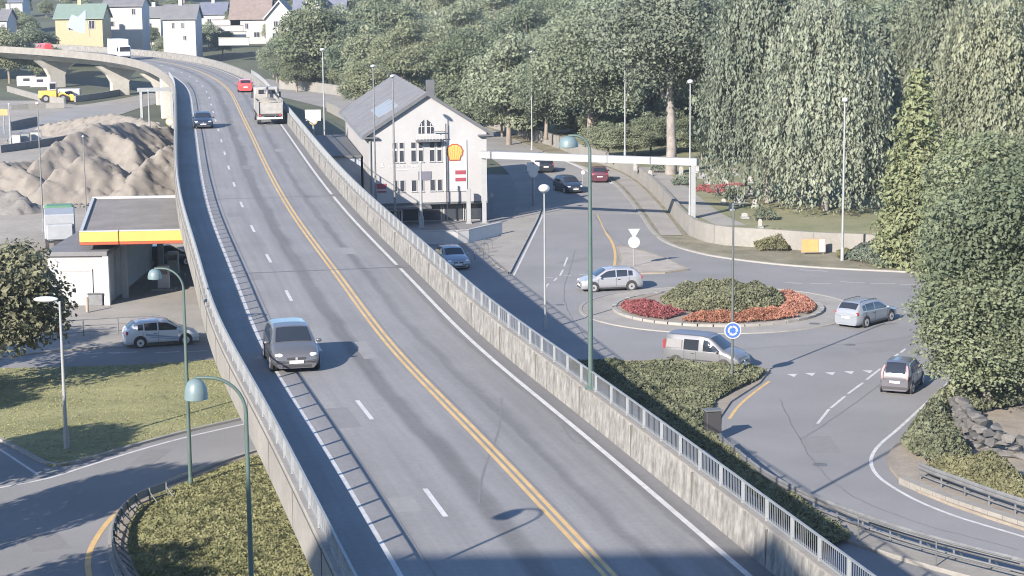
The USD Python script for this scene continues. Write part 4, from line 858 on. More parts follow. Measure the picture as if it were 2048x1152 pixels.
# low annexe behind it on the left, mostly in the shade
ann = thing('annexe', 'low blue grey annexe in shade between the overpass and the white gabled building', 'building', G(690, 330))
ao = local(FO, FA, -3.4, 7.0, 0); 
part(ann, 'wall', L(box(0, 3.2, 0, 22, 0, 5.0), ao, FA), mat('blue_grey_cladding', (0.24, 0.27, 0.33), 0.7, var=0.08))
part(ann, 'roof', L(box(-0.15, 3.25, -0.15, 22.15, 5.003, 5.2), ao, FA), ROOF_DARK)

# filling station canopy and kiosk on the left
canopy = thing('station_canopy', 'flat filling station canopy with a yellow and red edge left of the overpass', 'canopy', (-24, 125, 0))
cf = [G(160, 490, 3.9), G(362, 486, 3.9)]; ca = math.atan2(cf[1][1] - cf[0][1], cf[1][0] - cf[0][0]); co = cf[0][:2]
CW, CD = 9.5, 19.3
q0 = G(187, 394, 4.72) - np.r_[co, 0]; sh = (q0[0] * math.cos(-ca) - q0[1] * math.sin(-ca))
def skew(mesh):
    v, f = tris(mesh); v = v.copy(); v[:, 0] += sh * v[:, 1] / CD; return v, f
part(canopy, 'roof', L(skew(box(0.1, CW, 0.1, CD, 3.92, 4.66)), co, ca), mat('canopy_felt', (0.16, 0.15, 0.142), 0.9, var=0.18, scale=0.5, var2=0.15, scale2=3))
part(canopy, 'kerb_trim', L(skew(join(box(0.0, 0.2, 0.3, CD + 0.1, 4.6, 4.78), box(0.0, CW, CD - 0.05, CD + 0.15, 4.6, 4.82))), co, ca), WHITE_SIGN)
for x0, x1 in ((0.0, 2.46), (2.5, CW)):
    part(canopy, 'fascia', L(box(x0, x1, -0.12, 0.08, 4.06, 4.72, 0.04), co, ca), YELLOW)
    part(canopy, 'fascia_base', L(box(x0, x1, -0.10, 0.08, 3.88, 4.055, 0.03), co, ca), RED)
    part(canopy, 'fascia_cap', L(box(x0, x1, -0.10, 0.28, 4.724, 4.79, 0.02), co, ca), WHITE_SIGN)
for x, y in ((2.2, 2.3), (7.5, 3.0), (3.2, 15.0), (8.2, 15.0)): part(canopy, 'column', L(box(x, x + 0.42, y, y + 0.42, 0, 3.92, 0.03), co, ca), WHITE_POLE)
ko = G(98, 612)[:2]; ka = 0.0
kiosk = thing('kiosk', 'small white kiosk with a roller door under the left end of the canopy', 'kiosk', (*ko, 0))
part(kiosk, 'wall', L(box(0, 3.75, 0, 16.5, 0, 3.2), ko, ka), RENDER_W)
part(kiosk, 'roof', L(box(-0.15, 3.9, -0.2, 16.6, 3.204, 3.5, 0.03), ko, ka), ROOF_GREY)
part(kiosk, 'corner_post', L(box(3.55, 3.95, -0.15, 0.22, 0, 3.2, 0.03), ko, ka), WHITE_SIGN)
dr = part(kiosk, 'roller_door', L(box(0.85, 2.75, -0.03, 0.02, 0.0, 2.25), ko, ka), mat('roller_door_grey', (0.31, 0.31, 0.315), 0.6, var=0.05))
part(dr, 'door_frame', L(join(box(0.73, 0.85, -0.08, 0.02, 0, 2.37), box(2.75, 2.87, -0.08, 0.02, 0, 2.37), box(0.85, 2.75, -0.08, 0.02, 2.25, 2.37)), ko, ka), WHITE_SIGN)
for k in range(9): part(dr, 'slat', L(box(0.86, 2.74, -0.05, -0.032, 0.06 + k * 0.24, 0.06 + k * 0.24 + 0.2), ko, ka), MATS['roller_door_grey'])
b = G(175, 626); bol = thing('bollard', 'brown bollard in front of the white kiosk', 'bollard', b); part(bol, 'post', lathe([(0.1, 0), (0.1, 0.95), (0.07, 1.0), (0, 1.01)], 12, b), mat('bollard_brown', (0.25, 0.2, 0.17), 0.7)); part(bol, 'collar', lathe([(0.13, 0), (0.13, 0.06), (0.1, 0.08)], 12, b), STEEL_MID)
b = G(192, 611); bn = thing('storage_bin', 'low grey bin beside the kiosk corner', 'bin', b); part(bn, 'body', xf(box(-0.45, 0.5, -0.3, 0.3, 0, 0.75, 0.05), 0, b), STEEL_MID); part(bn, 'lid', xf(box(-0.48, 0.53, -0.33, 0.33, 0.753, 0.82, 0.02), 0, b), STEEL_DK)
# pumps in the shade under the canopy
for x, y in ((4.6, 5.5), (4.6, 12.0)):
    o = local(co, ca, x, y, 0)
    pm = thing('fuel_pump', 'fuel pump in the shade under the canopy', 'fuel pump', o, 'fuel pumps under the canopy'); part(pm, 'body', xf(box(-0.4, 0.4, -0.25, 0.25, 0.15, 1.7, 0.05), ca, o), WHITE_SIGN); part(pm, 'plinth', xf(box(-0.8, 0.8, -0.5, 0.5, 0, 0.15), ca, o), KERB); part(pm, 'display', xf(box(-0.3, 0.3, -0.27, -0.252, 1.1, 1.5), ca, o), WIN)

# houses on the rise at the top
def house(px0, px1, py_base, Y, h, roof_h, depth, wall_m, roof_m, label, gable_front=False, wins=(), ang=0.0, name='house'):
    """A house whose front spans pixels px0..px1 at distance Y; wins are (u, v, w, h) as fractions of the front."""
    p0, p1 = D(px0, py_base, Y), D(px1, py_base, Y); W = p1[0] - p0[0]; z = p0[2]; o = (p0[0], p0[1])
    t = thing(name, label, 'house', (p0[0], p0[1], z))
    if gable_front:
        pts = [(0, -4), (W, -4), (W, h), (W / 2, h + roof_h), (0, h)]
        part(t, 'wall', L(plate([(x, 0, q) for x, q in pts], depth, (0, 1, 0)), o, ang, z), wall_m)
        for s in (0, 1):
            x0, x1 = (-0.5, W / 2) if s == 0 else (W + 0.5, W / 2); zz = h - 0.5 * roof_h / (W / 2)
            rr = part(t, 'roof', L(plate([(x0, -0.5, zz + 0.02), (x1, -0.5, h + roof_h + 0.02), (x1, -0.5, h + roof_h + 0.3), (x0, -0.5, zz + 0.3)], depth + 1, (0, 1, 0)), o, ang, z), roof_m)
            part(rr, 'barge_board', L(plate([(x0, -0.58, zz - 0.1), (x1, -0.58, h + roof_h - 0.1), (x1, -0.58, h + roof_h + 0.36), (x0, -0.58, zz + 0.36)], 0.076, (0, 1, 0)), o, ang, z), HOUSE_W)
    else:
        part(t, 'wall', L(plate([(0, y, q) for y, q in ((0, -4), (depth, -4), (depth, h), (depth / 2, h + roof_h - 0.05), (0, h))], W, (1, 0, 0)), o, ang, z), wall_m)
        for s in (0, 1):
            y0, y1 = (-0.5, depth / 2) if s == 0 else (depth + 0.5, depth / 2); zz = h - 0.5 * roof_h / (depth / 2)
            rr = part(t, 'roof', L(plate([(-0.4, y0, zz + 0.02), (-0.4, y1, h + roof_h + 0.02), (-0.4, y1, h + roof_h + 0.28), (-0.4, y0, zz + 0.28)], W + 0.8, (1, 0, 0)), o, ang, z), roof_m)
        part(rr, 'chimney', L(box(W * 0.4, W * 0.4 + 0.8, depth / 2 - 0.4, depth / 2 + 0.4, h + roof_h - 0.6, h + roof_h + 1.2), o, ang, z), wall_m)
    for u, v, ww, wh in wins:
        a, b, c, d = u * W, (u + ww) * W, v * h, v * h + wh
        w = part(t, 'window', L(box(a, b, -0.03, 0.05, c, d), o, ang, z), WIN)
        part(w, 'frame', L(join(box(a - 0.12, a, -0.07, 0.02, c - 0.12, d + 0.12), box(b, b + 0.12, -0.07, 0.02, c - 0.12, d + 0.12), box(a, b, -0.07, 0.02, d, d + 0.12), box(a, b, -0.07, 0.02, c - 0.12, c), box((a + b) / 2 - 0.04, (a + b) / 2 + 0.04, -0.06, -0.032, c, d)), o, ang, z), HOUSE_W)
    return t
house(112, 206, 80, 420, 4.6, 2.6, 9, YELLOW_WALL, GREEN_ROOF, 'pale yellow house with a green roof at top left', wins=((0.28, 0.45, 0.10, 1.4), (0.72, 0.5, 0.11, 1.6)))
house(210, 286, 82, 435, 7.6, 2.0, 9, HOUSE_W, ROOF_GREY, 'tall plain white house behind the dark spruce at top left', wins=((0.74, 0.75, 0.08, 1.2), (0.05, 0.42, 0.2, 1.0)))
house(327, 392, 86, 425, 5.2, 2.6, 9, HOUSE_W, ROOF_GREY, 'white house with two small square windows at top left', wins=((0.28, 0.6, 0.07, 1.1), (0.57, 0.6, 0.07, 1.1), (0.62, 0.12, 0.08, 0.8)))
house(462, 540, 84, 470, 5.6, 5.2, 11, HOUSE_W, ROOF_BROWN, 'white house with a large brown roof left of the gabled ones', wins=((0.38, 0.55, 0.07, 1.2), (0.6, 0.2, 0.14, 1.1), (0.16, 0.15, 0.10, 1.1)))
house(532, 588, 84, 455, 5.6, 3.6, 11, HOUSE_W, ROOF_BROWN, 'white gabled house with a dark balcony beside the brown roof', True, wins=((0.30, 0.62, 0.14, 1.2), (0.56, 0.62, 0.14, 1.2), (0.25, 0.12, 0.5, 1.3)))
house(600, 652, 96, 440, 6.2, 6.0, 10, HOUSE_W, ROOF_BLUE, 'white house with a steep central gable and blue slate roof', True, wins=((0.40, 0.85, 0.20, 1.5), (0.36, 0.1, 0.28, 2.2)))
house(588, 690, 92, 447, 5.0, 5.4, 9, HOUSE_W, ROOF_BLUE, 'long slate roofed wing behind the steep central gable', wins=((0.06, 0.3, 0.05, 1.4), (0.9, 0.3, 0.05, 1.2)))
house(896, 948, 52, 520, 5.0, 4.0, 9, HOUSE_W, ROOF_BLUE, 'white house half hidden in the wood left of top centre', True, wins=((0.4, 0.6, 0.2, 1.2),))
house(1072, 1122, 28, 560, 4.6, 4.4, 9, HOUSE_W, ROOF_BLUE, 'small white house showing above the trees at top centre', True, wins=((0.4, 0.5, 0.2, 1.2),))
house(0, 15, 78, 415, 4.0, 2.0, 8, HOUSE_W, ROOF_GREY, 'white house corner cut by the left edge above the viaduct', wins=((0.3, 0.5, 0.3, 1.0),))
house(400, 452, 60, 520, 4.2, 2.6, 8, HOUSE_W, ROOF_BLUE, 'small white house higher up between the two groups of houses', wins=((0.3, 0.4, 0.14, 1.1), (0.6, 0.4, 0.14, 1.1)))
house(286, 322, 70, 470, 4.2, 2.2, 8, mat('grey_beige_wall', (0.40, 0.38, 0.34), 0.85, var=0.06), ROOF_GREY, 'beige low house right of the tall plain white house', wins=((0.3, 0.4, 0.2, 1.0),))
house(20, 46, 40, 500, 4.6, 2.2, 8, HOUSE_W, ROOF_BLUE, 'blue roofed house among the trees in the top left corner', wins=((0.4, 0.4, 0.2, 1.0),))
tp = D(160, 42, 410); tarp = thing('tarpaulin', 'pale blue tarpaulin draped over the green roofed yellow house', 'tarpaulin', tp)
part(tarp, 'sheet', plate([tp + [-2.2, -3, -1.0], tp + [0.6, -3, -2.4], tp + [1.6, -3, -2.2], tp + [1.9, -3, 2.4], tp + [0.3, -3, 0.9], tp + [-1.0, -3, 1.4]], 0.12, (0, 1, 0)), BLUE_TARP); part(tarp, 'rope', tube([tp + [1.9, -3.1, 2.4], tp + [2.6, -3.1, -3.2]], 0.05, 5), STEEL_MID)
# pale terraces between the houses
for k in range(4):
    p = D(425 + 4 * k, 40 + 12 * k, 470 - 14 * k); t = thing('garden_wall', f'pale garden wall of the stepped slope, {("topmost", "second from the top", "third from the top", "lowest")[k]} of four', 'wall', p); part(t, 'wall', box(p[0], p[0] + 6.5, p[1], p[1] + 0.5, p[2] - 1.6, p[2]), HOUSE_W); part(t, 'coping', box(p[0] - 0.1, p[0] + 6.6, p[1] - 0.1, p[1] + 0.6, p[2] + 0.004, p[2] + 0.16), CONC)

# the tall building that the camera looks from: out of frame, its roof line shades the near end of the overpass
tower = thing('tall_building', 'tall plain building behind the camera, out of frame', 'building', (-40, -14, 0))
part(tower, 'wall', box(-62, -25.0, -26, -2.0, 0, 33.7), CONC); part(tower, 'roof', box(-62.3, -24.8, -26.3, -1.8, 33.704, 34.1), ROOF_GREY)

# ---------------------------------------------------------------- vehicles (own axes: x forward, y left, z up, origin on the ground under the middle)
def make_car(label, loc, heading, paint, kind='hatch', name='car', cat='car', deco=None, group=None):
    S = dict(
        hatch=dict(L=4.15, w=0.875, top=[(-2.07, 0.80), (-2.03, 0.98), (-1.93, 1.10), (-1.55, 1.40), (-1.25, 1.47), (-0.2, 1.50), (0.35, 1.44), (1.12, 0.99), (1.5, 0.90), (1.85, 0.78), (2.02, 0.66), (2.075, 0.52)],
                   belt=[(-2.07, 0.86), (-1.6, 0.98), (0.9, 0.90), (2.07, 0.62)], ws=(0.40, 1.10), rw=(-1.92, -1.50), side=(-1.45, 0.86), wheels=(-1.27, 1.30), wr=0.31),
        wagon=dict(L=4.5, w=0.88, top=[(-2.25, 0.82), (-2.2, 1.0), (-2.1, 1.12), (-1.80, 1.40), (-1.5, 1.46), (-0.3, 1.49), (0.3, 1.43), (1.12, 0.98), (1.6, 0.90), (2.0, 0.78), (2.2, 0.66), (2.25, 0.5)],
                   belt=[(-2.25, 0.86), (-1.7, 0.98), (0.9, 0.90), (2.25, 0.62)], ws=(0.36, 1.10), rw=(-2.1, -1.76), side=(-1.75, 0.86), wheels=(-1.38, 1.40), wr=0.32),
        micro=dict(L=3.55, w=0.775, top=[(-1.77, 0.84), (-1.74, 1.05), (-1.66, 1.20), (-1.42, 1.52), (-1.1, 1.58), (-0.1, 1.60), (0.5, 1.50), (1.25, 1.05), (1.5, 0.95), (1.68, 0.80), (1.775, 0.6)],
                   belt=[(-1.77, 0.88), (-1.3, 0.98), (0.9, 0.95), (1.77, 0.62)], ws=(0.55, 1.22), rw=(-1.735, -1.36), side=(-1.30, 0.95), wheels=(-1.18, 1.27), wr=0.29),
        van=dict(L=4.4, w=0.91, top=[(-2.2, 0.9), (-2.18, 1.3), (-2.12, 1.66), (-2.0, 1.80), (-1.4, 1.82), (0.0, 1.82), (0.45, 1.74), (1.28, 1.16), (1.6, 1.06), (1.95, 0.90), (2.15, 0.74), (2.2, 0.55)],
                 belt=[(-2.2, 1.05), (0.9, 1.02), (1.3, 0.98), (2.2, 0.66)], ws=(0.50, 1.26), rw=(-2.19, -2.12), side=(-1.25, 1.0), wheels=(-1.35, 1.38), wr=0.32),
        sedan=dict(L=4.6, w=0.88, top=[(-2.3, 0.75), (-2.26, 0.93), (-2.1, 1.0), (-1.65, 1.06), (-1.05, 1.38), (-0.6, 1.44), (-0.1, 1.44), (0.4, 1.36), (1.15, 0.97), (1.6, 0.90), (2.05, 0.77), (2.25, 0.65), (2.3, 0.5)],
                   belt=[(-2.3, 0.85), (-1.6, 0.98), (0.9, 0.90), (2.3, 0.62)], ws=(0.45, 1.12), rw=(-1.6, -1.08), side=(-1.3, 0.86), wheels=(-1.4, 1.42), wr=0.32))[kind]
    LL, w = S['L'], S['w']; tx, tz = np.array(S['top']).T; bx, bz = np.array(S['belt']).T
    topf = lambda x: np.interp(x, tx, tz); beltf = lambda x: np.minimum(np.interp(x, bx, bz), topf(x) - 0.01)
    plan = lambda x: w * (1 - 0.16 * np.clip((np.abs(x) - (LL / 2 - 0.55)) / 0.55, 0, 1) ** 2)
    roofw = lambda x: plan(x) * (0.965 - 0.20 * np.clip((topf(x) - beltf(x)) / 0.5, 0, 1))
    sx = np.unique(np.r_[tx, np.linspace(-LL / 2, LL / 2, 36)]); z0 = 0.20
    sec = []
    for x in sx:
        p, b, t, rw = plan(x), beltf(x), topf(x), roofw(x); cr = 0.035 if t - b > 0.1 else 0.03
        sec.append([(0, z0), (0.84 * p, z0), (0.965 * p, z0 + 0.10), (p, min(z0 + 0.26, b - 0.02)), (p * 1.0, z0 + 0.55 * (b - z0)), (0.985 * p, b - 0.06 * (b - z0)), (0.965 * p, b), (0.5 * (0.965 * p + rw) + 0.01, b + 0.55 * (t - b - 0.05)), (rw, max(b, t - 0.05)), (rw * 0.90, t), (rw * 0.45, t + cr * 0.8), (0, t + cr)])
    sec = np.array(sec); nx, nk = sec.shape[:2]
    half = np.concatenate([sec, sec[:, -2:0:-1] * [-1, 1]], 1); K = half.shape[1]
    v = np.zeros((nx, K, 3)); v[..., 0] = sx[:, None]; v[..., 1:] = half
    i, j = np.meshgrid(np.arange(nx - 1), np.arange(K), indexing='ij'); jj = (j + 1) % K
    f = np.stack([i * K + j, (i + 1) * K + j, (i + 1) * K + jj, i * K + jj], -1).reshape(-1, 4)
    v, f = tris((v.reshape(-1, 3), f[:, ::-1]))
    n0 = len(v); v = np.vstack([v, [[sx[0], 0, 0.55]], [[sx[-1], 0, 0.42]]]); j = np.arange(K); jj = (j + 1) % K
    f = np.vstack([f, np.c_[np.full(K, n0), jj, j], np.c_[np.full(K, n0 + 1), (nx - 1) * K + j, (nx - 1) * K + jj]])
    t = thing(name, label, cat, loc, group, rotz=heading)
    P = lambda par, nm, ms, mt, sm=False, lab=None: part(par, nm, ms, mt, smooth=sm, label=lab, at_world=False)
    body = P(t, 'body', (v, f), paint, 40)
    def patch(x0, x1, lat=0.84, n=6, lift=0.012):
        xs_ = np.linspace(x0, x1, n); ls = np.linspace(-lat, lat, 5); vv = []
        for x in xs_:
            tt = topf(x); rw = roofw(x)
            for l_ in ls: vv.append((x, l_ * rw, tt + 0.035 * (1 - l_ * l_) + lift))
        a, b = np.meshgrid(np.arange(n - 1), np.arange(4), indexing='ij')
        ff = np.stack([a * 5 + b, (a + 1) * 5 + b, (a + 1) * 5 + b + 1, a * 5 + b + 1], -1).reshape(-1, 4)
        vv = np.array(vv); sl = (topf(x1) - topf(x0)) / (x1 - x0); vv[:, 0] -= 0.012 * np.sign(sl) * min(1, abs(sl))
        return tris((vv, ff))
    P(t, 'windscreen', patch(S['ws'][1], S['ws'][0]), CAR_GLASS, True)
    if kind != 'van': P(t, 'rear_window', patch(S['rw'][1], S['rw'][0], 0.82), CAR_GLASS, True)
    def side(x0, x1, s, zb=0.03, zt=0.10):
        n = 8; xs_ = np.linspace(x0, x1, n); vv = []
        for x in xs_:
            b, tt, p, rw = beltf(x), topf(x), plan(x), roofw(x)
            lo, hi = b + zb, max(b + zb + 0.02, tt - zt)
            for z in (lo, 0.5 * (lo + hi), hi):
                q = np.clip((z - b) / max(tt - 0.05 - b, 0.05), 0, 1); y = np.interp(q, [0, 0.55, 1], [0.965 * p, 0.5 * (0.965 * p + rw) + 0.01, rw]) + 0.008; vv.append((x, s * y, z))
        a, b = np.meshgrid(np.arange(n - 1), np.arange(2), indexing='ij')
        ff = np.stack([a * 3 + b, (a + 1) * 3 + b, (a + 1) * 3 + b + 1, a * 3 + b + 1], -1).reshape(-1, 4)
        return tris((np.array(vv), ff if s < 0 else ff[:, ::-1]))
    a, b = S['side']; mid = a + (b - a) * (0.52 if kind != 'van' else 0.45)
    for s in (1, -1):
        if kind == 'van':
            P(t, 'side_window', side(-0.95, -0.1, s, 0.02, 0.22), CAR_GLASS); P(t, 'side_window', side(0.16, 1.08, s, 0.02, 0.16), CAR_GLASS)
        elif kind == 'sedan':
            P(t, 'side_window', side(a, mid - 0.04, s), CAR_GLASS); P(t, 'side_window', side(mid + 0.04, b, s), CAR_GLASS)
        else:
            P(t, 'side_window', side(a + 0.45, mid - 0.04, s), CAR_GLASS); P(t, 'side_window', side(mid + 0.04, b, s), CAR_GLASS); P(t, 'quarter_window', side(a + 0.08, a + 0.38, s, 0.05, 0.13), CAR_GLASS)
        xm = S['ws'][1] - 0.25
        P(t, 'mirror', ell((xm, s * (plan(xm) + 0.09), beltf(xm) + 0.08), (0.07, 0.11, 0.07)), paint, True)
        for xw in S['wheels']:
            y = plan(xw) - 0.02
            P(t, 'wheel_arch', disc((xw, s * (y + 0.002), S['wr'] + 0.03), S['wr'] + 0.07, 0.05, (0, 1, 0), 20), BLACK_TRIM)
            wh = P(t, 'wheel', disc((xw, s * (y - 0.06), S['wr']), S['wr'], 0.22, (0, 1, 0), 22), RUBBER, 30)
            spokes = [disc((xw, s * (y + 0.055), S['wr']), S['wr'] * 0.68, 0.02, (0, 1, 0), 20)]
            P(wh, 'rim', join(*spokes), RIM); P(wh, 'hub', disc((xw, s * (y + 0.07), S['wr']), S['wr'] * 0.2, 0.02, (0, 1, 0), 12), BLACK_TRIM)
        fxp = LL / 2 - 0.16; P(t, 'headlight', xf(ell((0, 0, 0), (0.20, 0.17, 0.085)), -s * 0.5, (fxp - 0.06, s * w * 0.70, min(0.66, topf(fxp - 0.1) - 0.03))), HEADLIGHT, True)
        if kind == 'micro':
            P(t, 'tail_light', tube([(-1.78, s * 0.62, 0.80), (-1.76, s * 0.63, 1.05), (-1.67, s * 0.60, 1.25), (-1.52, s * 0.55, 1.42)], [0.05, 0.07, 0.07, 0.05], 8), mat('pale_tail_lens', (0.34, 0.20, 0.21), 0.2, var=0, spec=0.6), True)
        else:
            zt_ = 0.92 if kind != 'van' else 1.15
            P(t, 'tail_light', box(-LL / 2 + 0.03, -LL / 2 + 0.16, s * w * 0.80 - 0.10, s * w * 0.80 + 0.08, zt_ - 0.14, zt_ + (0.06 if kind != 'van' else 0.35), 0.03), TAIL)
        P(t, 'door_seam', join(*[box(xq - 0.008, xq + 0.008, s * (plan(xq) + 0.001) - 0.004, s * (plan(xq) + 0.001) + 0.004, 0.36, beltf(xq) - 0.03) for xq in (mid, b + 0.12, a + 0.35)]), BLACK_TRIM)
        P(t, 'door_handle', box(mid - 0.26, mid - 0.08, s * (plan(mid) + 0.0) - 0.02, s * plan(mid) + s * 0.02 + 0.001, beltf(mid) - 0.16, beltf(mid) - 0.12), BLACK_TRIM)
        P(t, 'sill_trim', box(S['wheels'][0] + 0.45, S['wheels'][1] - 0.45, s * w * 0.97 - 0.02, s * w * 0.97 + 0.02, 0.19, 0.29), BLACK_TRIM)
    P(t, 'grille', box(LL / 2 - 0.10, LL / 2 + 0.006, -0.36, 0.36, 0.50, 0.60, 0.02), BLACK_TRIM)
    P(t, 'lower_grille', box(LL / 2 - 0.10, LL / 2 + 0.01, -0.55, 0.55, 0.22, 0.34, 0.02), BLACK_TRIM)
    P(t, 'badge', disc((LL / 2 + 0.008, 0, 0.56), 0.05, 0.02, (1, 0, 0), 12), RIM)
    P(t, 'number_plate', box(LL / 2 + 0.008, LL / 2 + 0.022, -0.26, 0.26, 0.38, 0.49), PLATE)
    P(t, 'number_plate', box(-LL / 2 - 0.018, -LL / 2 - 0.004, -0.26, 0.26, 0.60, 0.71), PLATE)
    P(t, 'rear_bumper', box(-LL / 2 - 0.012, -LL / 2 + 0.12, -w * 0.82, w * 0.82, 0.26, 0.44, 0.04), BLACK_TRIM if kind in ('van', 'micro') else paint)
    if deco == 'stripe':
        for s in (1, -1):
            m_ = mat('blue_grey_stripe', (0.16, 0.21, 0.30), 0.5, var=0)
            P(t, 'stripe', plate([(-0.95, s * (w + 0.004), 0.70), (1.0, s * (w + 0.004), 0.44), (1.0, s * (w + 0.004), 0.50), (-0.95, s * (w + 0.004), 0.82)], 0.004, (0, s, 0)), m_)
            P(t, 'stripe', plate([(-0.7, s * (w + 0.004), 0.58), (1.05, s * (w + 0.004), 0.36), (1.05, s * (w + 0.004), 0.39), (-0.7, s * (w + 0.004), 0.63)], 0.004, (0, s, 0)), m_)
    if deco == 'rails':
        for s in (1, -1): P(t, 'roof_rail', tube([(-1.6, s * 0.56, 1.47), (-1.5, s * 0.56, 1.54), (0.0, s * 0.56, 1.56), (0.2, s * 0.56, 1.50)], 0.02, 6), BLACK_TRIM)
    if deco == 'pale_panel':
        for s in (1, -1):
            P(t, 'side_panel', plate([(-1.95, s * 0.89, 1.12), (-1.05, s * 0.89, 1.12), (-1.05, s * 0.83, 1.56), (-1.90, s * 0.83, 1.56)], 0.012, (0, s, 0.13)), mat('pale_panel_paint', (0.16, 0.163, 0.172), 0.35, var=0))
            P(t, 'rubbing_strip', box(-1.9, 1.1, s * 0.915 - 0.012, s * 0.915 + 0.012, 0.52, 0.58), BLACK_TRIM)
        P(t, 'roof_panel', patch(0.35, -1.9, 0.97, 9, 0.008), mat('dark_roof_paint', (0.10, 0.115, 0.16), 0.4, var=0), True)
    return t
def heading_px(a, b, z=0.0):
    p, q = G(*a, z), G(*b, z); return math.atan2(q[1] - p[1], q[0] - p[0])
road_dir = lambda Y: (lambda t: math.atan2(t[1], t[0]))(spl(s_at_Y(Y), 1))
def car_from(front_or_rear_px, z, heading, length, end):
    """The middle of a car whose front (+1) or rear (-1) end foot is seen at the pixel."""
    p = G(*front_or_rear_px, z); return p - end * np.array([math.cos(heading), math.sin(heading), 0]) * length / 2
h = road_dir(70) + math.pi - 0.02
make_car('graphite grey hatchback driving towards the camera on the overpass, nearest car there', car_from((594, 747), DZ, h, 4.1, 1), h, P_GREY, 'hatch')
h = road_dir(165) + math.pi
make_car('dark car with bright headlights coming along the overpass left of the white truck', car_from((407, 258), DZ, h, 4.5, 1), h, P_DARK, 'sedan')
h = road_dir(235); make_car('red car ahead of the white truck on the overpass', G(490, 183, DZ), h, P_RED, 'hatch')
h = heading_px((276, 697), (376, 690)); make_car('white hatchback with blue grey stripes in the shade left of the overpass', (G(276, 697) + G(376, 690)) / 2 + np.array([-math.sin(h), math.cos(h), 0]) * 0.85, h, P_WHITE, 'hatch', deco='stripe')
h = heading_px((1264, 581.5), (1187, 585)); make_car('silver hatchback driving left before the roundabout, by the tall dark lamp post', (G(1264, 581.5) + G(1187, 585)) / 2 - np.array([-math.sin(h), math.cos(h), 0]) * 0.85, h, P_SILVER, 'hatch')
h = heading_px((1734, 655), (1779, 643)); make_car('silver estate car leaving the roundabout on the right, seen from behind', (G(1734, 655) + G(1779, 643)) / 2 + np.array([-math.sin(h), math.cos(h), 0]) * 0.85, h, P_SILVER2, 'wagon', deco='rails')
h = heading_px((1660, 825), (1762, 738)); make_car('small tall grey car seen from behind at the give way line by the leafy tree', car_from((1789, 790), 0, h, 3.5, -1), h, P_MICRO, 'micro')
h = heading_px((1365, 722), (1437, 729)); make_car('silver van with a dark roof driving right in front of the roundabout flowers', (G(1352, 737) + G(1448, 745)) / 2 + np.array([-math.sin(h), math.cos(h), 0]) * 0.85, h, P_VAN, 'van', name='van', cat='van', deco='pale_panel')
h = heading_px((1135, 350), (1150, 420)); make_car('dark blue car with lit headlights coming down the road past the double sign post', G(1136, 383), h + 0.35, P_DARK, 'hatch')
h = heading_px((1200, 420), (1175, 345)); make_car('dark maroon car driving away up the road beside the pale wall', G(1198, 362), h, P_MAROON, 'hatch')
h = heading_px((1110, 360), (1060, 310)); make_car('black car in the shade far up the road behind the round sign', G(1088, 342), h, P_BLACK, 'sedan')
h = heading_px((870, 505), (935, 545)); make_car('silver car parked in the shade beside the overpass railing, by the low white wall', G(903, 532), h, P_SILVER2, 'sedan')
h = road_dir(100); make_car('dark car standing in the shade under the canopy next to the overpass', G(332, 530), 0.4, P_DARK, 'hatch')
d0 = on_deck(s_at_Y(369), -4.5, DZ); make_car('dark red car on the far viaduct at top left', d0, road_dir(369) , P_RED, 'van', name='van', cat='van')

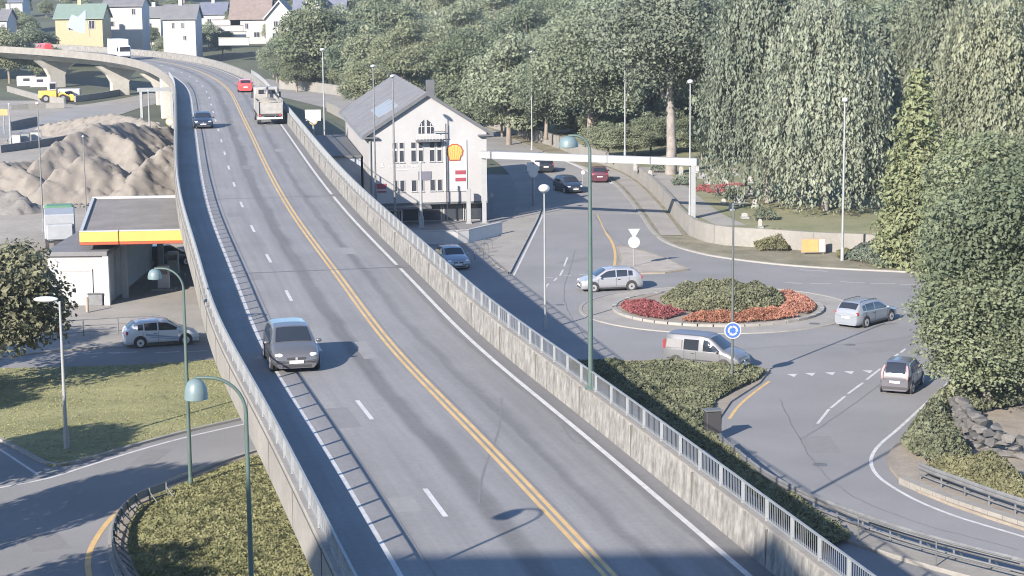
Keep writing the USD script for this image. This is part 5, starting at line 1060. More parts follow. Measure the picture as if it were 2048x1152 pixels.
def wheels_at(t, pts, r, w=0.28):
    for x, y in pts:
        wh = part(t, 'wheel', disc((x, y, r), r, w, (0, 1, 0), 18), RUBBER, smooth=30, at_world=False)
        part(wh, 'rim', disc((x, y + math.copysign(w / 2 + 0.005, y), r), r * 0.55, 0.02, (0, 1, 0), 14), RIM, at_world=False)
def lorry(label, loc, heading):
    """White service lorry seen from behind: cab, tipping body with gear, rear frame."""
    t = thing('lorry', label, 'lorry', loc, rotz=heading); P = lambda n, ms, m_, sm=False: part(t, n, ms, m_, smooth=sm, at_world=False)
    white, grey = mat('lorry_pale_grey', (0.225, 0.22, 0.215), 0.55, var=0.2, scale=1.5, obj=True), mat('lorry_grey', (0.2, 0.195, 0.19), 0.6, var=0.2, scale=1.2)
    P('cab', box(2.2, 4.2, -1.22, 1.22, 0.9, 3.25, 0.18), white); P('rear_cab_window', box(2.17, 2.19, -0.8, 0.8, 2.3, 3.0), CAR_GLASS); P('windscreen', box(4.2, 4.22, -1.05, 1.05, 2.0, 2.95), CAR_GLASS)
    P('chassis', box(-4.0, 4.0, -0.45, 0.45, 0.65, 0.95), BLACK_TRIM)
    for y in (-1.2, 1.14): P('side_wall', box(-3.9, 1.9, y, y + 0.06, 1.05, 2.25), white)
    P('tail_board', box(-3.96, -3.9, -1.2, 1.2, 1.05, 2.1, 0.02), white); P('front_wall', box(1.9, 1.96, -1.2, 1.2, 1.05, 2.6), white); P('floor', box(-3.88, 1.88, -1.13, 1.13, 1.0, 1.08), grey)
    P('load', ell((-1.0, 0, 1.7), (2.4, 1.0, 0.75)), mat('rubble_load', (0.2, 0.18, 0.15), 0.95, var=0.3, scale=2, bump=0.5), True)
    P('crane', join(tube([(1.4, 0, 1.05), (1.4, 0, 3.3)], 0.14, 8), tube([(1.4, 0, 3.3), (-0.6, 0.3, 2.9)], 0.1, 8)), grey)
    P('rear_frame', join(box(-4.1, -3.98, -1.2, -1.05, 0.6, 2.3), box(-4.1, -3.98, 1.05, 1.2, 0.6, 2.3), box(-4.1, -3.98, -1.2, 1.2, 2.2, 2.32)), grey)
    P('rear_bumper', box(-4.2, -4.0, -1.2, 1.2, 0.55, 0.75, 0.03), PLATE); P('lower_beam', box(-4.12, -3.98, -1.1, 1.1, 0.85, 1.0), BLACK_TRIM)
    for y in (-1.05, 0.85): P('tail_light', box(-4.16, -4.1, y, y + 0.2, 0.85, 1.0), TAIL)
    for y in (-1.35, 1.35): P('mirror', box(3.9, 4.0, y - 0.12, y + 0.12, 2.1, 2.7), BLACK_TRIM)
    wheels_at(t, [(3.2, 1.05), (3.2, -1.05), (-1.6, 1.0), (-1.6, -1.0), (-2.8, 1.0), (-2.8, -1.0)], 0.5, 0.34)
hd = road_dir(185); lorry('white lorry with a loaded tipping body seen from behind on the overpass', car_from((541, 250), DZ, hd, 8.2, -1), hd)
def box_van(label, loc, heading):
    t = thing('box_van', label, 'van', loc, rotz=heading); P = lambda n, ms, m_: part(t, n, ms, m_, at_world=False)
    P('cargo_box', box(-3.4, 1.6, -1.15, 1.15, 0.9, 3.5, 0.06), P_WHITE); P('cab', box(1.65, 3.3, -1.05, 1.05, 0.6, 2.5, 0.2), P_WHITE); P('windscreen', box(3.28, 3.31, -0.85, 0.85, 1.5, 2.25), CAR_GLASS); P('side_window', box(2.2, 3.0, -1.065, -1.05, 1.5, 2.2), CAR_GLASS); P('chassis', box(-3.3, 3.2, -0.5, 0.5, 0.5, 0.88), BLACK_TRIM)
    wheels_at(t, [(2.3, 0.95), (2.3, -0.95), (-2.2, 0.95), (-2.2, -0.95)], 0.42)
box_van('white box van on the far viaduct below the tall plain white house', on_deck(s_at_Y(336), -4.0, DZ), road_dir(336) + math.pi)
# green lorry with a grey container body behind the kiosk
gl = G(122, 500); tl = thing('lorry', 'green lorry with a dark grey container behind the white kiosk', 'lorry', gl, rotz=-1.35); P = lambda n, ms, m_: part(tl, n, ms, m_, at_world=False)
P('container', join(box(-3.4, 1.2, -1.15, 1.15, 1.0, 2.9, 0.08), box(1.22, 1.9, -1.0, 1.0, 1.0, 2.2, 0.1)), CONTAINER); P('cab', box(-5.4, -3.5, -1.15, 1.15, 0.7, 3.0, 0.2), TRUCK_GREEN); P('chassis', box(-5.3, 2.2, -0.5, 0.5, 0.6, 0.95), BLACK_TRIM); P('windscreen', box(-5.43, -5.40, -0.95, 0.95, 1.8, 2.7), CAR_GLASS); P('side_frame', join(beam((-3.6, -1.2, 1.0), (-5.2, -1.2, 2.9), 0.1, 0.1), beam((-3.6, -1.2, 2.9), (-5.2, -1.2, 1.0), 0.1, 0.1)), WHITE_POLE)
wheels_at(tl, [(-4.6, 1.0), (-4.6, -1.0), (0.8, 1.0), (0.8, -1.0)], 0.5)

# ---------------------------------------------------------------- lamps, poles, signs
def arc_lamp(base, ztop, reach, ang, head_w, head_h, label, r0=0.085):
    """A green painted post that bends over to a bell shaped shade."""
    b = np.asarray(base, float); t = thing('street_lamp', label, 'street lamp', b); d = np.array([math.cos(ang), math.sin(ang), 0]); H = ztop - b[2]; R = reach
    pts = [b, b + [0, 0, H * 0.5], b + [0, 0, H - R]] + [b + [0, 0, H - R] + d * R * (1 - math.cos(a)) + np.array([0, 0, R * math.sin(a)]) for a in np.linspace(0.2, math.pi / 2, 8)]
    pts.append(b + [0, 0, H] + d * (R * 1.35))
    part(t, 'post', tube(pts, [r0, r0 * 0.85, r0 * 0.6] + [r0 * 0.5] * 8 + [r0 * 0.45], 10), GREEN_POLE, smooth=40)
    part(t, 'base_plate', lathe([(r0 * 2.2, 0), (r0 * 2.2, 0.05), (r0 * 1.3, 0.12), (r0 * 1.1, 0.6), (r0, 0.62)], 14, b), GREEN_POLE, smooth=30)
    c = b + [0, 0, H - head_h - 0.02] + d * (R * 1.35)
    w = head_w / 2
    sh_ = part(t, 'lamp_shade', lathe([(w, 0), (w * 0.99, head_h * 0.3), (w * 0.9, head_h * 0.6), (w * 0.68, head_h * 0.85), (w * 0.35, head_h * 0.98), (0.001, head_h)], 24, c), LAMP_TEAL, smooth=40)
    part(sh_, 'lens', lathe([(w * 0.93, 0.02), (w * 0.6, -0.03), (0.001, -0.05)][::-1], 20, c), LAMP_WHITE, smooth=True)
    return t
arc_lamp(G(382, 984), 9.25, 0.85, math.pi * 0.98, 0.56, 0.40, 'green arc topped street lamp on the left bank, taller of the two in view', 0.09)
arc_lamp((-5.72, 41.3, 0.0), 12.45, 0.78, math.pi * 1.0, 0.50, 0.44, 'green arc topped street lamp nearest the camera, in front of the overpass parapet', 0.075)
bl = on_deck(s_at_Y(61.6), OFF_R + 0.17, 7.54)
arc_lamp(bl, 15.75, 0.5, math.pi * 0.97, 0.62, 0.34, 'tall green arc topped street lamp standing on the right parapet of the overpass', 0.085)
def white_lamp(base, h, label, head=(0.33, 0.6, 0.2), r0=0.10, m_=WHITE_POLE, off=(0, 0), nm='street_lamp'):
    b = np.asarray(base, float); t = thing(nm, label, 'street lamp', b)
    part(t, 'post', pole(b, h, r0, r0 * 0.55), m_, smooth=40)
    part(t, 'foot', lathe([(r0 * 1.7, 0), (r0 * 1.7, 0.08), (r0 * 1.35, 0.14), (r0 * 1.3, 0.9), (r0 * 1.05, 1.0)], 12, b), m_, smooth=30)
    c = b + [off[0], off[1], h + head[2] * 0.7]
    if off != (0, 0): part(t, 'arm', tube([b + [0, 0, h - 0.15], b + [off[0] * 0.5, off[1] * 0.5, h + head[2] * 0.5], c], r0 * 0.45, 6), m_)
    hd_ = part(t, 'lamp_head', ell(c, head), LAMP_WHITE, smooth=True); part(hd_, 'lens', ell(c - [0, 0, head[2] * 0.55], (head[0] * 0.7, head[1] * 0.7, head[2] * 0.5)), LAMP_WHITE, smooth=True)
white_lamp(G(133.5, 901), 6.75, 'short white street lamp on the lawn, its flat head pointing left', (0.55, 0.18, 0.13), 0.095, off=(-0.6, 0.0))
white_lamp(G(1090.5, 660), 8.2, 'white street lamp in the shade right of the overpass, with a rounded head', (0.33, 0.5, 0.24), 0.075)
white_lamp(G(1684.5, 523), 11.45, 'tallest white lamp post on the right, in front of the weeping birches', (0.21, 0.4, 0.17), 0.10)
white_lamp(G(1379.5, 436, PLZ), 10.7, 'slim white lamp post beside the right leg of the gantry', (0.24, 0.4, 0.17), 0.085)
white_lamp(D(1250, 318, 202), 11.0, 'white lamp post behind the gantry beam, right of its middle', (0.25, 0.4, 0.17), 0.10)
white_lamp(D(1064, 300, 226), 11.0, 'white lamp post behind the gantry beam near its left end', (0.25, 0.4, 0.17), 0.09)
white_lamp(D(791, 452, 152), 11.5, 'slim grey lamp post in front of the white gabled building, right of two', (0.2, 0.5, 0.12), 0.10, STEEL_MID)
white_lamp(D(752, 410, 156), 10.9, 'slim grey lamp post at the left corner of the white gabled building', (0.2, 0.5, 0.12), 0.085, STEEL_MID)
white_lamp(D(843, 456, 160), 5.3, 'stout white flag pole in front of the white gabled building', (0.10, 0.10, 0.10), 0.15, WHITE_POLE, nm='flag_pole')
white_lamp(D(650, 300, 190), 9.5, 'white lamp post just beyond the right railing of the overpass', (0.25, 0.5, 0.15), 0.09)
white_lamp(D(87, 462, 158), 10.2, 'thin grey mast on the building site at the left, by the sand heaps', (0.16, 0.16, 0.1), 0.075, STEEL_MID)
white_lamp(D(174, 452, 163), 7.4, 'thin grey mast behind the canopy corner', (0.1, 0.1, 0.08), 0.06, STEEL_MID)
white_lamp(D(300, 272, 246), 5.6, 'grey post of the site gate beside the overpass piers', (0.1, 0.1, 0.08), 0.14, STEEL)
white_lamp(D(22, 292, 238), 5.0, 'grey mast at the left edge behind the sand heaps', (0.12, 0.12, 0.1), 0.13, STEEL)
dk = G(1464, 769); t = thing('dark_mast', 'tall thin dark mast carrying the blue roundabout sign', 'mast', dk)
part(t, 'post', pole(dk, 9.3, 0.075, 0.05), DARK_POLE, smooth=40); part(t, 'foot', xf(box(-0.28, 0.28, -0.22, 0.22, 0, 0.45, 0.05), 0.2, dk), BLACK_TRIM); part(t, 'arm', tube([dk + [0, 0, 9.2], dk + [0.75, 0, 9.3]], 0.035, 6), DARK_POLE)
sc = D(1465.5, 661, dk[1] - 0.12); s_ = thing('roundabout_sign', 'round blue roundabout sign with a white ring of arrows on the dark mast', 'road sign', sc); ax = (0, -1, 0)
part(s_, 'rim', disc(sc, 0.43, 0.02, ax), WHITE_SIGN); part(s_, 'face', disc(sc + [0, -0.014, 0], 0.375, 0.012, ax), SIGN_BLUE)
for k in range(3):
    a0 = math.radians(90 + 120 * k); aa = np.linspace(a0, a0 - math.radians(88), 9); pts = [sc + np.array([0.255 * math.cos(q), -0.024, 0.255 * math.sin(q)]) for q in aa] + [sc + np.array([0.165 * math.cos(q), -0.024, 0.165 * math.sin(q)]) for q in aa[::-1]]
    e = aa[-1]; e2 = e - math.radians(30); hdv = [sc + np.array([rr * math.cos(q), -0.0235, rr * math.sin(q)]) for rr, q in ((0.30, e), (0.21, e2), (0.12, e))]
    part(s_, 'arrow', join(plate(pts, 0.006, (0, -1, 0)), plate(hdv, 0.0055, (0, -1, 0))), WHITE_SIGN)
def sign_post(base, h, label, plates, name='road_sign', r0=0.035):
    """A post with plates: (kind, height of middle, size, material, rim material)."""
    b = np.asarray(base, float); t = thing(name, label, 'road sign', b); part(t, 'post', pole(b, h, r0, r0, 8), STEEL, smooth=40)
    for kd, z, s, m_, rim in plates:
        c = b + [0, -r0 - 0.02, z]
        if kd == 'round': pl_ = part(t, 'round_plate', disc(c, s, 0.02, ax), rim or m_)
        elif kd == 'yield': pl_ = part(t, 'triangle_plate', plate([c + [-s, 0, s * 0.6], c + [s, 0, s * 0.6], c + [0, 0, -s * 1.1]], 0.02, (0, -1, 0)), rim or m_)
        elif kd == 'up': pl_ = part(t, 'triangle_plate', plate([c + [-s, 0, -s * 0.6], c + [s, 0, -s * 0.6], c + [0, 0, s * 1.1]], 0.02, (0, -1, 0)), rim or m_)
        else: pl_ = part(t, 'plate', plate([c + [-s, 0, -s * 0.7], c + [s, 0, -s * 0.7], c + [s, 0, s * 0.7], c + [-s, 0, s * 0.7]], 0.02, (0, -1, 0)), rim or m_)
        if rim:
            c2 = c + [0, -0.024, 0]
            part(pl_, 'face', disc(c2, s * 0.78, 0.008, ax) if kd == 'round' else plate([c2 + [-s * .85, 0, -s * .55], c2 + [s * .85, 0, -s * .55], c2 + [s * .85, 0, s * .55], c2 + [-s * .85, 0, s * .55]], 0.008, (0, -1, 0)), m_)
    return t
sign_post(G(1268, 536), 2.75, 'pair of pale sign backs, triangle over disc, on the splitter island', [('yield', 2.55, 0.42, SIGN_BACK, None), ('round', 1.85, 0.42, SIGN_BACK, None)])
sign_post(G(1067, 412), 4.4, 'tall post with a triangle above two pale discs at the side road', [('yield', 4.2, 0.38, LAMP_WHITE, None), ('square', 3.55, 0.55, LAMP_WHITE, None), ('round', 3.0, 0.42, LAMP_WHITE, None)], r0=0.12)
sign_post(G(984, 424), 1.7, 'small pale pink disc sign right of the white gabled building', [('round', 1.5, 0.22, WHITE_SIGN, SIGN_BACK)])
sign_post(G(1166, 368), 1.3, 'small white marker sign in the road left of the maroon car', [('round', 1.15, 0.2, WHITE_SIGN, None)])
sign_post(D(628, 300, 187), 3.6, 'round sign with a yellow rim on a pale board right of the overpass', [('square', 3.3, 0.75, SIGN_BACK, None), ('round', 2.8, 0.42, WHITE_SIGN, SIGN_YEL)], r0=0.1)
sign_post(D(341, 288, 220), 2.9, 'round sign with an orange rim left of the overpass by the sand heaps', [('round', 2.5, 0.45, WHITE_SIGN, SIGN_YEL)])
sign_post(D(9, 268, 245), 3.2, 'yellow square sign on a post at the left edge', [('square', 2.7, 0.55, SIGN_YEL, None)], r0=0.08)
# overhead gantry
gl_, gr_ = G(969, 446), G(1386, 437, PLZ); zt = 5.45
gt = thing('sign_gantry', 'pale steel gantry spanning the road behind the roundabout', 'gantry', (gl_ + gr_) / 2 * [1, 1, 0])
for p in (gl_, gr_):
    pc = part(gt, 'column', join(beam(p, [p[0], p[1], zt], 0.36, 0.36, (0, 1, 0))), WHITE_POLE); part(pc, 'base_plate', xf(box(-0.35, 0.35, -0.35, 0.35, 0, 0.05), 0, p), STEEL)
part(gt, 'beam', beam([gl_[0] - 0.3, gl_[1], zt + 0.3], [gr_[0] + 0.35, gr_[1], zt + 0.3], 0.5, 0.58), WHITE_POLE)
for u in (0.2, 0.4, 0.6, 0.8):
    p = gl_ * (1 - u) + gr_ * u; part(gt, 'beam_flange', box(p[0] - 0.03, p[0] + 0.03, p[1] - 0.27, p[1] + 0.27, zt - 0.02, zt + 0.62), STEEL)
p = G(938, 447); t = thing('white_column', 'short white column left of the gantry leg in front of the gabled building', 'column', p); part(t, 'shaft', xf(box(-0.18, 0.18, -0.18, 0.18, 0, 2.9, 0.02), 0, p), WHITE_POLE); part(t, 'foot', xf(box(-0.26, 0.26, -0.26, 0.26, 0, 0.1), 0, p), STEEL)
# low white wall
q = GP([(818, 486), (880, 489), (930, 487), (1002, 470)]); t = thing('low_wall', 'low white wall beside the parked silver car, half of it in shade', 'wall', q[1])
part(t, 'wall', sweep(resample(q, 1.0), [(0.12, 0), (0.12, 1.0), (-0.12, 1.0), (-0.12, 0)], True), WHITE_SIGN); part(t, 'coping', sweep(resample(q, 1.0), [(0.15, 1.003), (0.15, 1.06), (-0.15, 1.06), (-0.15, 1.003)], True), HOUSE_W)
# cycle stand beside the parked car
for k in range(3):
    p = G(950 + 9 * k, 520 - 9 * k); t = thing('cycle_stand', 'steel hoop cycle stand at the corner beside the parked silver car', 'cycle stand', p, 'cycle stands by the parked car'); part(t, 'hoop', tube([p, p + [0, 0, 0.7], p + [0.12, 0.1, 0.85], p + [0.5, 0.35, 0.85], p + [0.62, 0.45, 0.7], p + [0.62, 0.45, 0]], 0.03, 6), STEEL_DK); part(t, 'foot', xf(box(-0.08, 0.08, -0.08, 0.08, 0, 0.02), 0, p), STEEL_DK)
# yellow notice board
bp = G(1604, 511), G(1658, 511); mid = (bp[0] + bp[1]) / 2; t = thing('notice_board', 'yellow notice board with a pale blue strip in front of the wall', 'notice board', mid)
W_ = bp[1][0] - bp[0][0]; x0, y0 = bp[0][0], bp[0][1]
part(t, 'frame', box(x0 - 0.06, x0 + W_ * 0.85 + 0.06, y0 - 0.03, y0 + 0.05, 0.22, 1.25), mat('board_frame', (0.25, 0.19, 0.15), 0.7)); part(t, 'yellow_face', box(x0, x0 + W_ * 0.62, y0 - 0.05, y0 - 0.033, 0.28, 1.18), SIGN_YEL); part(t, 'blue_face', box(x0 + W_ * 0.64, x0 + W_ * 0.84, y0 - 0.05, y0 - 0.033, 0.28, 1.18), mat('pale_blue_face', (0.33, 0.41, 0.44), 0.6, var=0.08, scale=3))
for u in (0.05, 0.78): part(t, 'leg', box(x0 + W_ * u, x0 + W_ * u + 0.08, y0 + 0.052, y0 + 0.12, 0, 1.2), STEEL_MID)

# ---------------------------------------------------------------- guard rails and fences
def guard_rail(name, line, z0, h, label, spacing=2.0, m_=STEEL_MID, lower=True, brace=0.0, hand=False):
    p = resample(np.asarray(line, float), 0.5); p[:, 2] = z0; t = thing(name, label, 'guard rail', p[len(p) // 2])
    w_sec = [(0.0, h - 0.32), (0.05, h - 0.26), (0.05, h - 0.2), (0.01, h - 0.16), (0.05, h - 0.12), (0.05, h - 0.06), (0.0, h), (-0.02, h), (-0.02, h - 0.32)]
    part(t, 'beam', sweep(p, w_sec, True), m_)
    if lower: part(t, 'lower_rail', tube(p + [0, 0, 0.22], 0.035, 6), m_)
    if hand: part(t, 'hand_rail', tube(p + [0, 0, h + 0.22], 0.03, 6), m_)
    n2_ = normals2(p); st = int(spacing / 0.5)
    for k in range(0, len(p), st):
        b = p[k]; q_ = part(t, 'post', beam(b + np.r_[n2_[k] * -0.05, -0.05], b + np.r_[n2_[k] * -0.05, h + (0.22 if hand else 0.0)], 0.07, 0.06, (1, 0, 0)), m_)
        if brace: part(q_, 'brace', tube([b + np.r_[n2_[k] * -0.06, h * 0.75], b + np.r_[-n2_[k] * brace * 0.6, h * 0.35], b + np.r_[-n2_[k] * brace, 0.02]], 0.028, 6), m_)
    return t
guard_rail('guard_rail', chaikin(GP([(332, 1004), (285, 1020), (255, 1040), (236, 1066), (226, 1098), (228, 1130), (244, 1168), (275, 1215)]), 2), 0.1, 0.72, 'curved dark guard rail with braced posts around the shrub bank at lower left', 1.35, STEEL_DK, brace=0.55)
conc_strip = GP([(1450, 905), (1500, 950), (1545, 985), (1612, 1022), (1686, 1052), (1761, 1080), (1836, 1105), (1923, 1130), (2060, 1165)])
cs = resample(chaikin(conc_strip, 2), 0.6)
wl = thing('ramp_wall', 'pale concrete strip wall under the long guard rail at lower right', 'wall', cs[len(cs) // 2]); part(wl, 'wall', sweep(np.c_[cs[:, :2], np.zeros(len(cs))], [(-0.1, 0), (-0.1, 0.16), (1.25, 0.16), (1.3, 0.1), (1.3, 0)], True), CONC)
part(wl, 'kerb', sweep(np.c_[cs[:, :2], np.zeros(len(cs))], [(-0.26, 0), (-0.26, 0.2), (-0.105, 0.2), (-0.105, 0)], True), KERB)
guard_rail('guard_rail', np.c_[cs[:, :2] + normals2(cs) * 0.25, np.zeros(len(cs))], 0.16, 0.72, 'long grey guard rail beside the ramp at lower right', 1.9, STEEL_MID, hand=False, brace=0.6)
fence_l = cs[24:60]; fl = np.c_[fence_l[:, :2] + normals2(fence_l) * 1.2, np.full(len(fence_l), 0.16)]
t = thing('pipe_fence', 'bent dark pipe hand rail on the concrete strip between the guard rail and the overpass', 'railing', fl[10])
for z in (0.95, 0.5): part(t, 'pipe', tube(fl + [0, 0, z], 0.03, 6), STEEL_DK)
for k in range(0, len(fl), 6): part(t, 'post', tube([fl[k], fl[k] + [0, 0, 0.95]], 0.032, 6), STEEL_DK)
gr2 = GP([(1838, 964), (1858, 973), (1920, 996), (1985, 1020), (2060, 1045), (2140, 1072)])
guard_rail('guard_rail', chaikin(gr2, 2), 0.12, 0.72, 'short guard rail in front of the bushes at the right edge', 1.9, STEEL_MID)
kb = resample(chaikin(GP([(1806, 967), (1858, 990), (1918, 1012), (1981, 1033), (2048, 1055), (2140, 1084)]), 2), 0.8)
t = thing('edge_kerb', 'wide pale concrete kerb in front of the short guard rail', 'kerb', kb[4])
for k in range(len(kb) - 1):
    part(t, 'kerb_block', beam(kb[k] + [0, 0, 0.14] + (kb[k + 1] - kb[k]) * 0.015, kb[k + 1] + [0, 0, 0.14] - (kb[k + 1] - kb[k]) * 0.015, 0.42, 0.28), CONC)
q = GP([(100, 682), (165, 676), (250, 671), (322, 667)]); t = thing('pavement_fence', 'low grey pavement fence behind the white striped hatchback', 'fence', q[1])
fp = resample(q, 0.5)
for z in (0.98, 0.62, 0.25): part(t, 'rail', tube(np.c_[fp[:, :2], np.full(len(fp), 0.1 + z)], 0.025 if z < 0.9 else 0.035, 6), STEEL_MID)
for k in range(0, len(fp), 4): part(t, 'post', tube([[*fp[k, :2], 0.05], [*fp[k, :2], 1.1]], 0.04, 6), STEEL_MID)
# dark sound screen at the edge of the hedge
p = G(1425, 880); t = thing('utility_cabinet', 'dark cabinet at the end of the hedge beside the yellow line', 'cabinet', p); part(t, 'body', xf(box(-0.35, 0.35, -0.25, 0.25, 0, 1.35, 0.04), 0.2, p), BLACK_TRIM); part(t, 'roof', xf(box(-0.4, 0.4, -0.3, 0.3, 1.353, 1.42, 0.02), 0.2, p), STEEL_DK)

# ---------------------------------------------------------------- rocks, cemetery, building site
r = rng(91)
def rock(c, s, seed):
    m_ = trimesh.creation.icosphere(3); v = np.array(m_.vertices); v *= 0.7 + 0.6 * meshkit.fbm(v * 1.3 + seed * 7.7, 4, seed)[:, None]; return v * s + c, np.array(m_.faces)
DARK_ROCK = mat('dark_rock', (0.075, 0.075, 0.076), 0.9, var=0.2, scale=3)
sl = resample(chaikin(GP([(1898, 842), (1932, 892), (1985, 915), (2055, 926), (2130, 934)]), 2), 0.62)
t = thing('stone_wall', 'grey rubble stone wall at the right edge below the big leafy tree', 'wall', sl[4]); n2_ = normals2(sl)
for row in range(4):
    for k in range(len(sl) - 1):
        if row == 3 and r.uniform() < 0.35: continue
        c = (sl[k] * (0.5 if row % 2 else 1.0) + sl[k + 1] * (0.5 if row % 2 else 0.0)) + np.r_[-n2_[k] * (0.12 * row + r.uniform(-0.06, 0.06)), 0.22 + 0.34 * row]
        sz = np.array([r.uniform(0.26, 0.40), r.uniform(0.26, 0.36), r.uniform(0.17, 0.25)]); q_ = sph(16, r) * sz * r.uniform(0.85, 1.15, (16, 1)); q_ = np.sign(q_) * sz * (np.abs(q_) / sz) ** 0.7
        hl = trimesh.convex.convex_hull(q_); part(t, 'stone', xf((np.array(hl.vertices), np.array(hl.faces)), math.atan2(*(sl[min(k + 1, len(sl) - 1)] - sl[k])[1::-1]), c), (ROCK, DARK_ROCK)[int(r.uniform() < 0.35)])
graves = [(1300, 352, 0.45, 0.7), (1362, 350, 0.5, 1.0), (1405, 356, 0.9, 0.6), (1416, 368, 0.5, 0.6), (1432, 352, 0.7, 0.6), (1446, 360, 0.45, 0.8), (1452, 372, 0.5, 0.7), (1430, 374, 0.3, 0.45), (1470, 384, 0.5, 0.7), (1485, 396, 0.55, 0.7), (1447, 407, 0.45, 0.5), (1476, 404, 0.6, 0.5), (1500, 388, 0.5, 0.9), (1489, 436, 0.6, 0.5), (1462, 420, 0.4, 0.7), (1520, 455, 0.35, 0.8), (1510, 412, 0.5, 0.7), (1395, 345, 0.4, 0.8), (1340, 345, 0.5, 0.7), (1270, 340, 0.4, 0.8), (1420, 340, 0.5, 0.7), (1470, 350, 0.5, 0.8), (1500, 365, 0.5, 0.7), (1525, 380, 0.5, 0.8)]
for k, (x, y, w_, h_) in enumerate(graves):
    w_, h_ = w_ * 0.8, h_ * 0.8
    p = G(x, y, PLZ); pale = k % 3 != 2
    t = thing('gravestone', f'{"pale" if pale else "grey"} gravestone on the cemetery lawn behind the retaining wall', 'gravestone', p, 'pale gravestones of the cemetery' if pale else 'grey gravestones of the cemetery')
    a = np.linspace(0, math.pi, 7); pts = [(-w_ / 2, 0.1), (w_ / 2, 0.1)] + [(w_ / 2 * math.cos(q), h_ * 0.75 + h_ * 0.3 * math.sin(q)) for q in a]
    part(t, 'stone', xf(plate([(x_, -0.08, z_) for x_, z_ in pts], 0.16, (0, 1, 0)), 0.15 * math.sin(k), p), STONE_W if pale else STONE_G); part(t, 'plinth', xf(box(-w_ * 0.65, w_ * 0.65, -0.5, 0.16, 0, 0.12), 0.15 * math.sin(k), p), STONE_G)
for k, (x, y) in enumerate(((1412, 382), (1442, 385), (1425, 376), (1465, 372))):
    p = G(x, y, PLZ)[:2]; cover('flower_bed', p + np.array([(-1.3, -0.5), (1.3, -0.5), (1.3, 0.5), (-1.3, 0.5)]), 220, flat(0.4), 0.2, FLOWER_RED, f'small red grave planting, {("leftmost", "third from the left", "second from the left", "rightmost")[k]} of four', 'flowers', 95 + k, z0=PLZ, lump=0.6)
for k, (x, y, lab) in enumerate(((1362, 370, 'small dark bush left of the gantry leg on the cemetery lawn'), (1320, 345, 'dark green bush at the head of the cemetery path'), (1465, 398, 'low dark hedge between the gravestones'), (1530, 440, 'dark bush under the weeping birch by the wall end'))):
    p = G(x, y, PLZ)[:2]; cover('bush', p + np.array([(-0.9, -0.6), (0.9, -0.6), (0.9, 0.6), (-0.9, 0.6)]), 420, flat(1.1), 0.22, L_DARK, lab, 'bush', 105 + k, z0=PLZ, lump=0.7)

# sand heaps: height fields of steep ridges
def heap(name, label, ridges, slope, seed, m_=SAND, amp=1.0):
    P0 = np.array([q for rd in ridges for q in rd]); mx = P0[:, 2].max() / slope + 1.5
    x0, x1, y0, y1 = P0[:, 0].min() - mx, P0[:, 0].max() + mx, P0[:, 1].min() - mx, P0[:, 1].max() + mx
    nx, ny = int((x1 - x0) / 0.27), int((y1 - y0) / 0.27); X, Y_ = np.meshgrid(np.linspace(x0, x1, nx), np.linspace(y0, y1, ny)); z = np.full(X.shape, -9.0)
    P3 = np.stack([X, Y_, X * 0], -1); w1 = (meshkit.fbm(P3 / 3.0 + seed, 4, seed) - 0.5) * 1.5; w2 = (meshkit.fbm(P3 / 3.0 + seed + 9, 4, seed + 4) - 0.5) * 1.5
    for rd in ridges:
        for p, q in zip(rd[:-1], rd[1:]):
            p, q = np.asarray(p, float), np.asarray(q, float); ab = (q - p)[:2]; t_ = np.clip(((X + w1 - p[0]) * ab[0] + (Y_ + w2 - p[1]) * ab[1]) / (ab @ ab), 0, 1)
            d = np.hypot(X + w1 - p[0] - t_ * ab[0], Y_ + w2 - p[1] - t_ * ab[1]); z = np.maximum(z, p[2] + (q[2] - p[2]) * t_ - d * slope)
    rill = np.abs(meshkit.fbm(P3 / 1.3 + seed, 3, seed + 1) - 0.5) * 2
    z = np.where(z > -0.5, z + amp * ((meshkit.fbm(P3 / 2.4 + seed, 4, seed) - 0.5) * 0.55 - rill * 0.16 + (meshkit.noise(P3 / 0.5 + seed, seed + 3) - 0.5) * 0.42 + (meshkit.noise(P3 / 0.28 + seed, seed + 5) - 0.5) * 0.22), -0.3); z = np.maximum(z, -0.3)
    idx_ = np.arange(nx * ny).reshape(ny, nx); f_ = np.stack([idx_[:-1, :-1], idx_[:-1, 1:], idx_[1:, 1:], idx_[1:, :-1]], -1).reshape(-1, 4)
    keep = (z.ravel()[f_] > -0.29).any(1)
    single(name, (np.c_[X.ravel(), Y_.ravel(), z.ravel()], f_[keep]), m_, label, 'sand heap', smooth=75)
heap('sand_heap', 'tallest sand heap with a sharp crest left of the overpass', [[(-46.5, 190, 2.2), (-44.5, 195, 4.6), (-42.6, 201, 6.0), (-39.5, 211, 5.0), (-35.5, 222, 3.4)], [(-42.6, 201, 6.0), (-38.5, 199, 4.2), (-36, 194, 1.4)]], 0.85, 1)
heap('sand_heap', 'steep grey sand heap in front of the tallest one', [[(-43.5, 181, 1.6), (-40.3, 186, 4.3), (-38.4, 188, 3.4), (-36.2, 184, 1.6)]], 0.82, 2)
heap('sand_heap', 'broad lower sand heap at the left edge behind the lorry', [[(-54, 186, 2.2), (-49.0, 189, 3.2), (-45.5, 187, 2.2)], [(-49, 189, 3.2), (-47, 196, 2.6)]], 0.65, 3)
heap('sand_heap', 'small grey gravel heap in front of the broad sand heap', [[(-47.3, 175.5, 1.7), (-44.0, 175.0, 2.0)]], 0.75, 5, mat('gravel', (0.15, 0.145, 0.14), 0.95, var=0.2, scale=0.6, var2=0.25, scale2=4, bump=0.4), 1.2)
heap('sand_heap', 'sand heap against the overpass parapet behind the canopy', [[(-36.0, 183, 1.8), (-33.2, 190, 4.6), (-32.0, 200, 3.6)]], 0.8, 4)
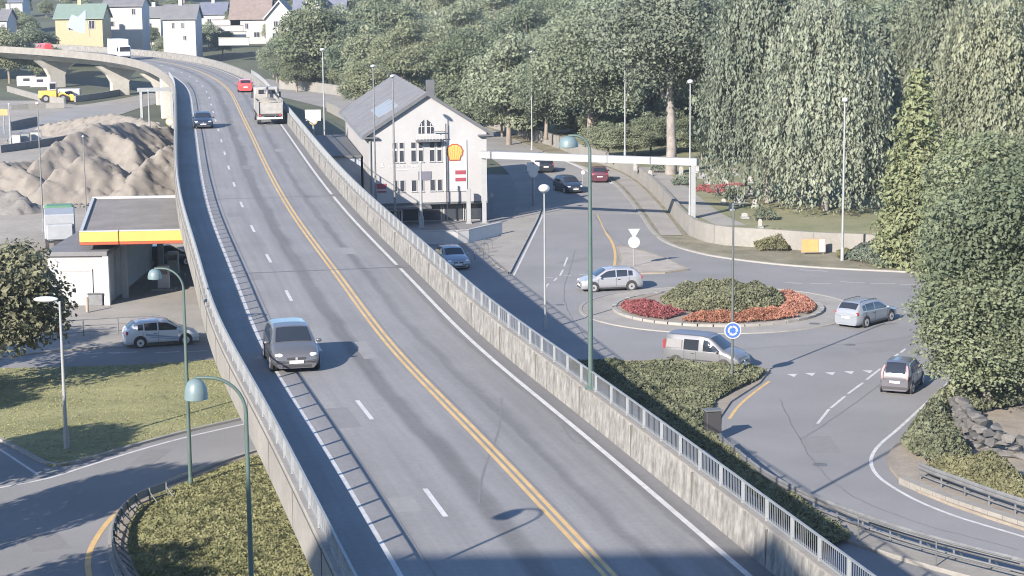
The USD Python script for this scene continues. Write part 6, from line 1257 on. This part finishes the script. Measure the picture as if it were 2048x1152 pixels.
heap('sand_heap', 'long low sand bank far behind the tallest heap', [[(-62, 262, 1.2), (-52, 258, 3.0), (-45, 252, 2.2)]], 0.5, 6)
r = rng(131); rub = []
for k in range(900):
    cx, cy = ((-47, 181), (-40, 182), (-36, 184), (-44, 190), (-52, 186), (-34, 186), (-46, 205), (-58, 250))[k % 8]; p = np.array([cx + r.normal(0, 3.0), cy + r.normal(0, 2.2), 0.03]); q_ = sph(7, r) * r.uniform(0.08, 0.32) * [1.2, 1, 0.7]
    hl = trimesh.convex.convex_hull(q_); rub.append((np.array(hl.vertices) + p, np.array(hl.faces)))
single('rubble', join(*rub), mat('rubble_stone', (0.14, 0.132, 0.12), 0.95, var=0.25, scale=1.5), 'loose stones scattered round the feet of the sand heaps', 'rubble', kind='stuff')
# roads, barriers and gear on the site
srd = single('site_road', ribbon(resample(chaikin(GP([(-60, 275), (60, 256), (150, 236), (230, 210), (330, 196)]), 2), 3.0), 11, 0.02), ASPHALT2, kind='structure')
srd2 = single('site_track', ribbon(resample(chaikin(GP([(-60, 205), (80, 215), (170, 214), (260, 200), (330, 186)]), 2), 3.0), 5, 0.03), PAVE, kind='structure')
def barrier(px, label, h=1.0, m_=CONC_PALE, w=0.35):
    q = resample(GP(px), 2.6); t = thing('site_barrier', label, 'barrier', q[len(q) // 2])
    for k in range(len(q) - 1): part(t, 'barrier_block', beam(q[k] + [0, 0, h / 2], q[k + 1] + [0, 0, h / 2] - (q[k + 1] - q[k]) * 0.02, w, h), m_)
barrier(((0, 306), (70, 296), (140, 284), (205, 273)), 'long dark barrier in front of the far site road', 0.9, STEEL_DK)
barrier(((16, 183), (50, 193), (90, 204), (130, 208)), 'pale barrier curving along the far site track', 1.0)
barrier(((150, 204), (200, 197), (258, 187)), 'pale barrier right of the yellow loader', 1.0)
barrier(((20, 220), (80, 217), (130, 216)), 'low pale barrier below the yellow loader', 0.8)
barrier(((20, 262), (45, 256), (75, 250)), 'dark shaded barrier at the far left of the site road', 1.2, STEEL_DK)
for k, (x, y, lab) in enumerate(((32, 290, 'white site box nearest the left edge'), (50, 287, 'grey white site box, second from the left'), (73, 284, 'white site box, rightmost of three'))):
    p = G(x, y); t = thing('site_box', lab, 'container', p); part(t, 'body', xf(box(-0.6, 0.6, -0.6, 0.6, 0, 1.3, 0.05), 0.2, p), WHITE_SIGN if k != 1 else STEEL); part(t, 'lid', xf(box(-0.65, 0.65, -0.65, 0.65, 1.303, 1.4), 0.2, p), STEEL_MID)
p = G(314, 272); t = thing('site_tank', 'white upright tank beside the site gate under the overpass', 'tank', p); part(t, 'body', lathe([(0.55, 0), (0.6, 0.1), (0.6, 1.5), (0.4, 1.75), (0.001, 1.8)], 18, p), WHITE_SIGN, smooth=40); part(t, 'band', lathe([(0.615, 0.7), (0.615, 0.8)], 18, p), STEEL)
p = G(108, 204); t = thing('loader', 'yellow wheel loader on the far site track', 'loader', p, rotz=0.4); P = lambda n, ms, m_: part(t, n, ms, m_, at_world=False)
P('body', box(-2.4, 0.4, -0.9, 0.9, 0.7, 1.9, 0.15), MACHINE_Y); P('front_frame', box(0.5, 2.0, -0.6, 0.6, 0.7, 1.4, 0.1), MACHINE_Y); P('cab', box(-0.9, 0.4, -0.75, 0.75, 1.92, 3.3, 0.08), WHITE_SIGN); P('cab_window', box(-0.7, 0.25, -0.765, -0.752, 2.2, 3.1), CAR_GLASS); P('bucket', plate([(2.6, -1.2, 0.2), (3.5, -1.2, 0.25), (3.0, -1.2, 1.2), (2.6, -1.2, 1.0)], 2.4, (0, 1, 0)), MACHINE_Y); P('arm', join(beam((1.0, 0.5, 1.6), (2.8, 0.5, 0.8), 0.15, 0.2), beam((1.0, -0.5, 1.6), (2.8, -0.5, 0.8), 0.15, 0.2)), MACHINE_Y); wheels_at(t, [(1.3, 0.95), (1.3, -0.95), (-1.5, 0.95), (-1.5, -0.95)], 0.65, 0.45)
gp = G(285, 262); gate = thing('site_gate', 'pale steel portal frame beside the overpass piers', 'gate', gp); part(gate, 'lintel', beam(gp + [-0.5, 0, 5.5], gp + [4.6, 0.6, 5.5], 0.5, 0.5), STEEL); part(gate, 'leg', beam(gp, gp + [0, 0, 5.25], 0.35, 0.35, (0, 1, 0)), STEEL); part(gate, 'leg', beam(gp + [4.0, 0.5, 0], gp + [4.0, 0.5, 5.25], 0.35, 0.35, (0, 1, 0)), STEEL)
for k, (x, y, lab) in enumerate(((55, 172, 'white site cabin left of the yellow loader under the viaduct'), (82, 174, 'white site van behind the yellow loader'), (140, 200, 'small white cabin right of the yellow loader'))):
    p = G(x, y); t = thing('site_cabin', lab, 'cabin', p); part(t, 'body', xf(box(-1.8, 1.8, -1.1, 1.1, 0, 1.9, 0.08), 0.1, p), WHITE_SIGN); part(t, 'window', xf(box(-0.6, 0.6, -1.115, -1.1, 1.0, 1.5), 0.1, p), WIN)
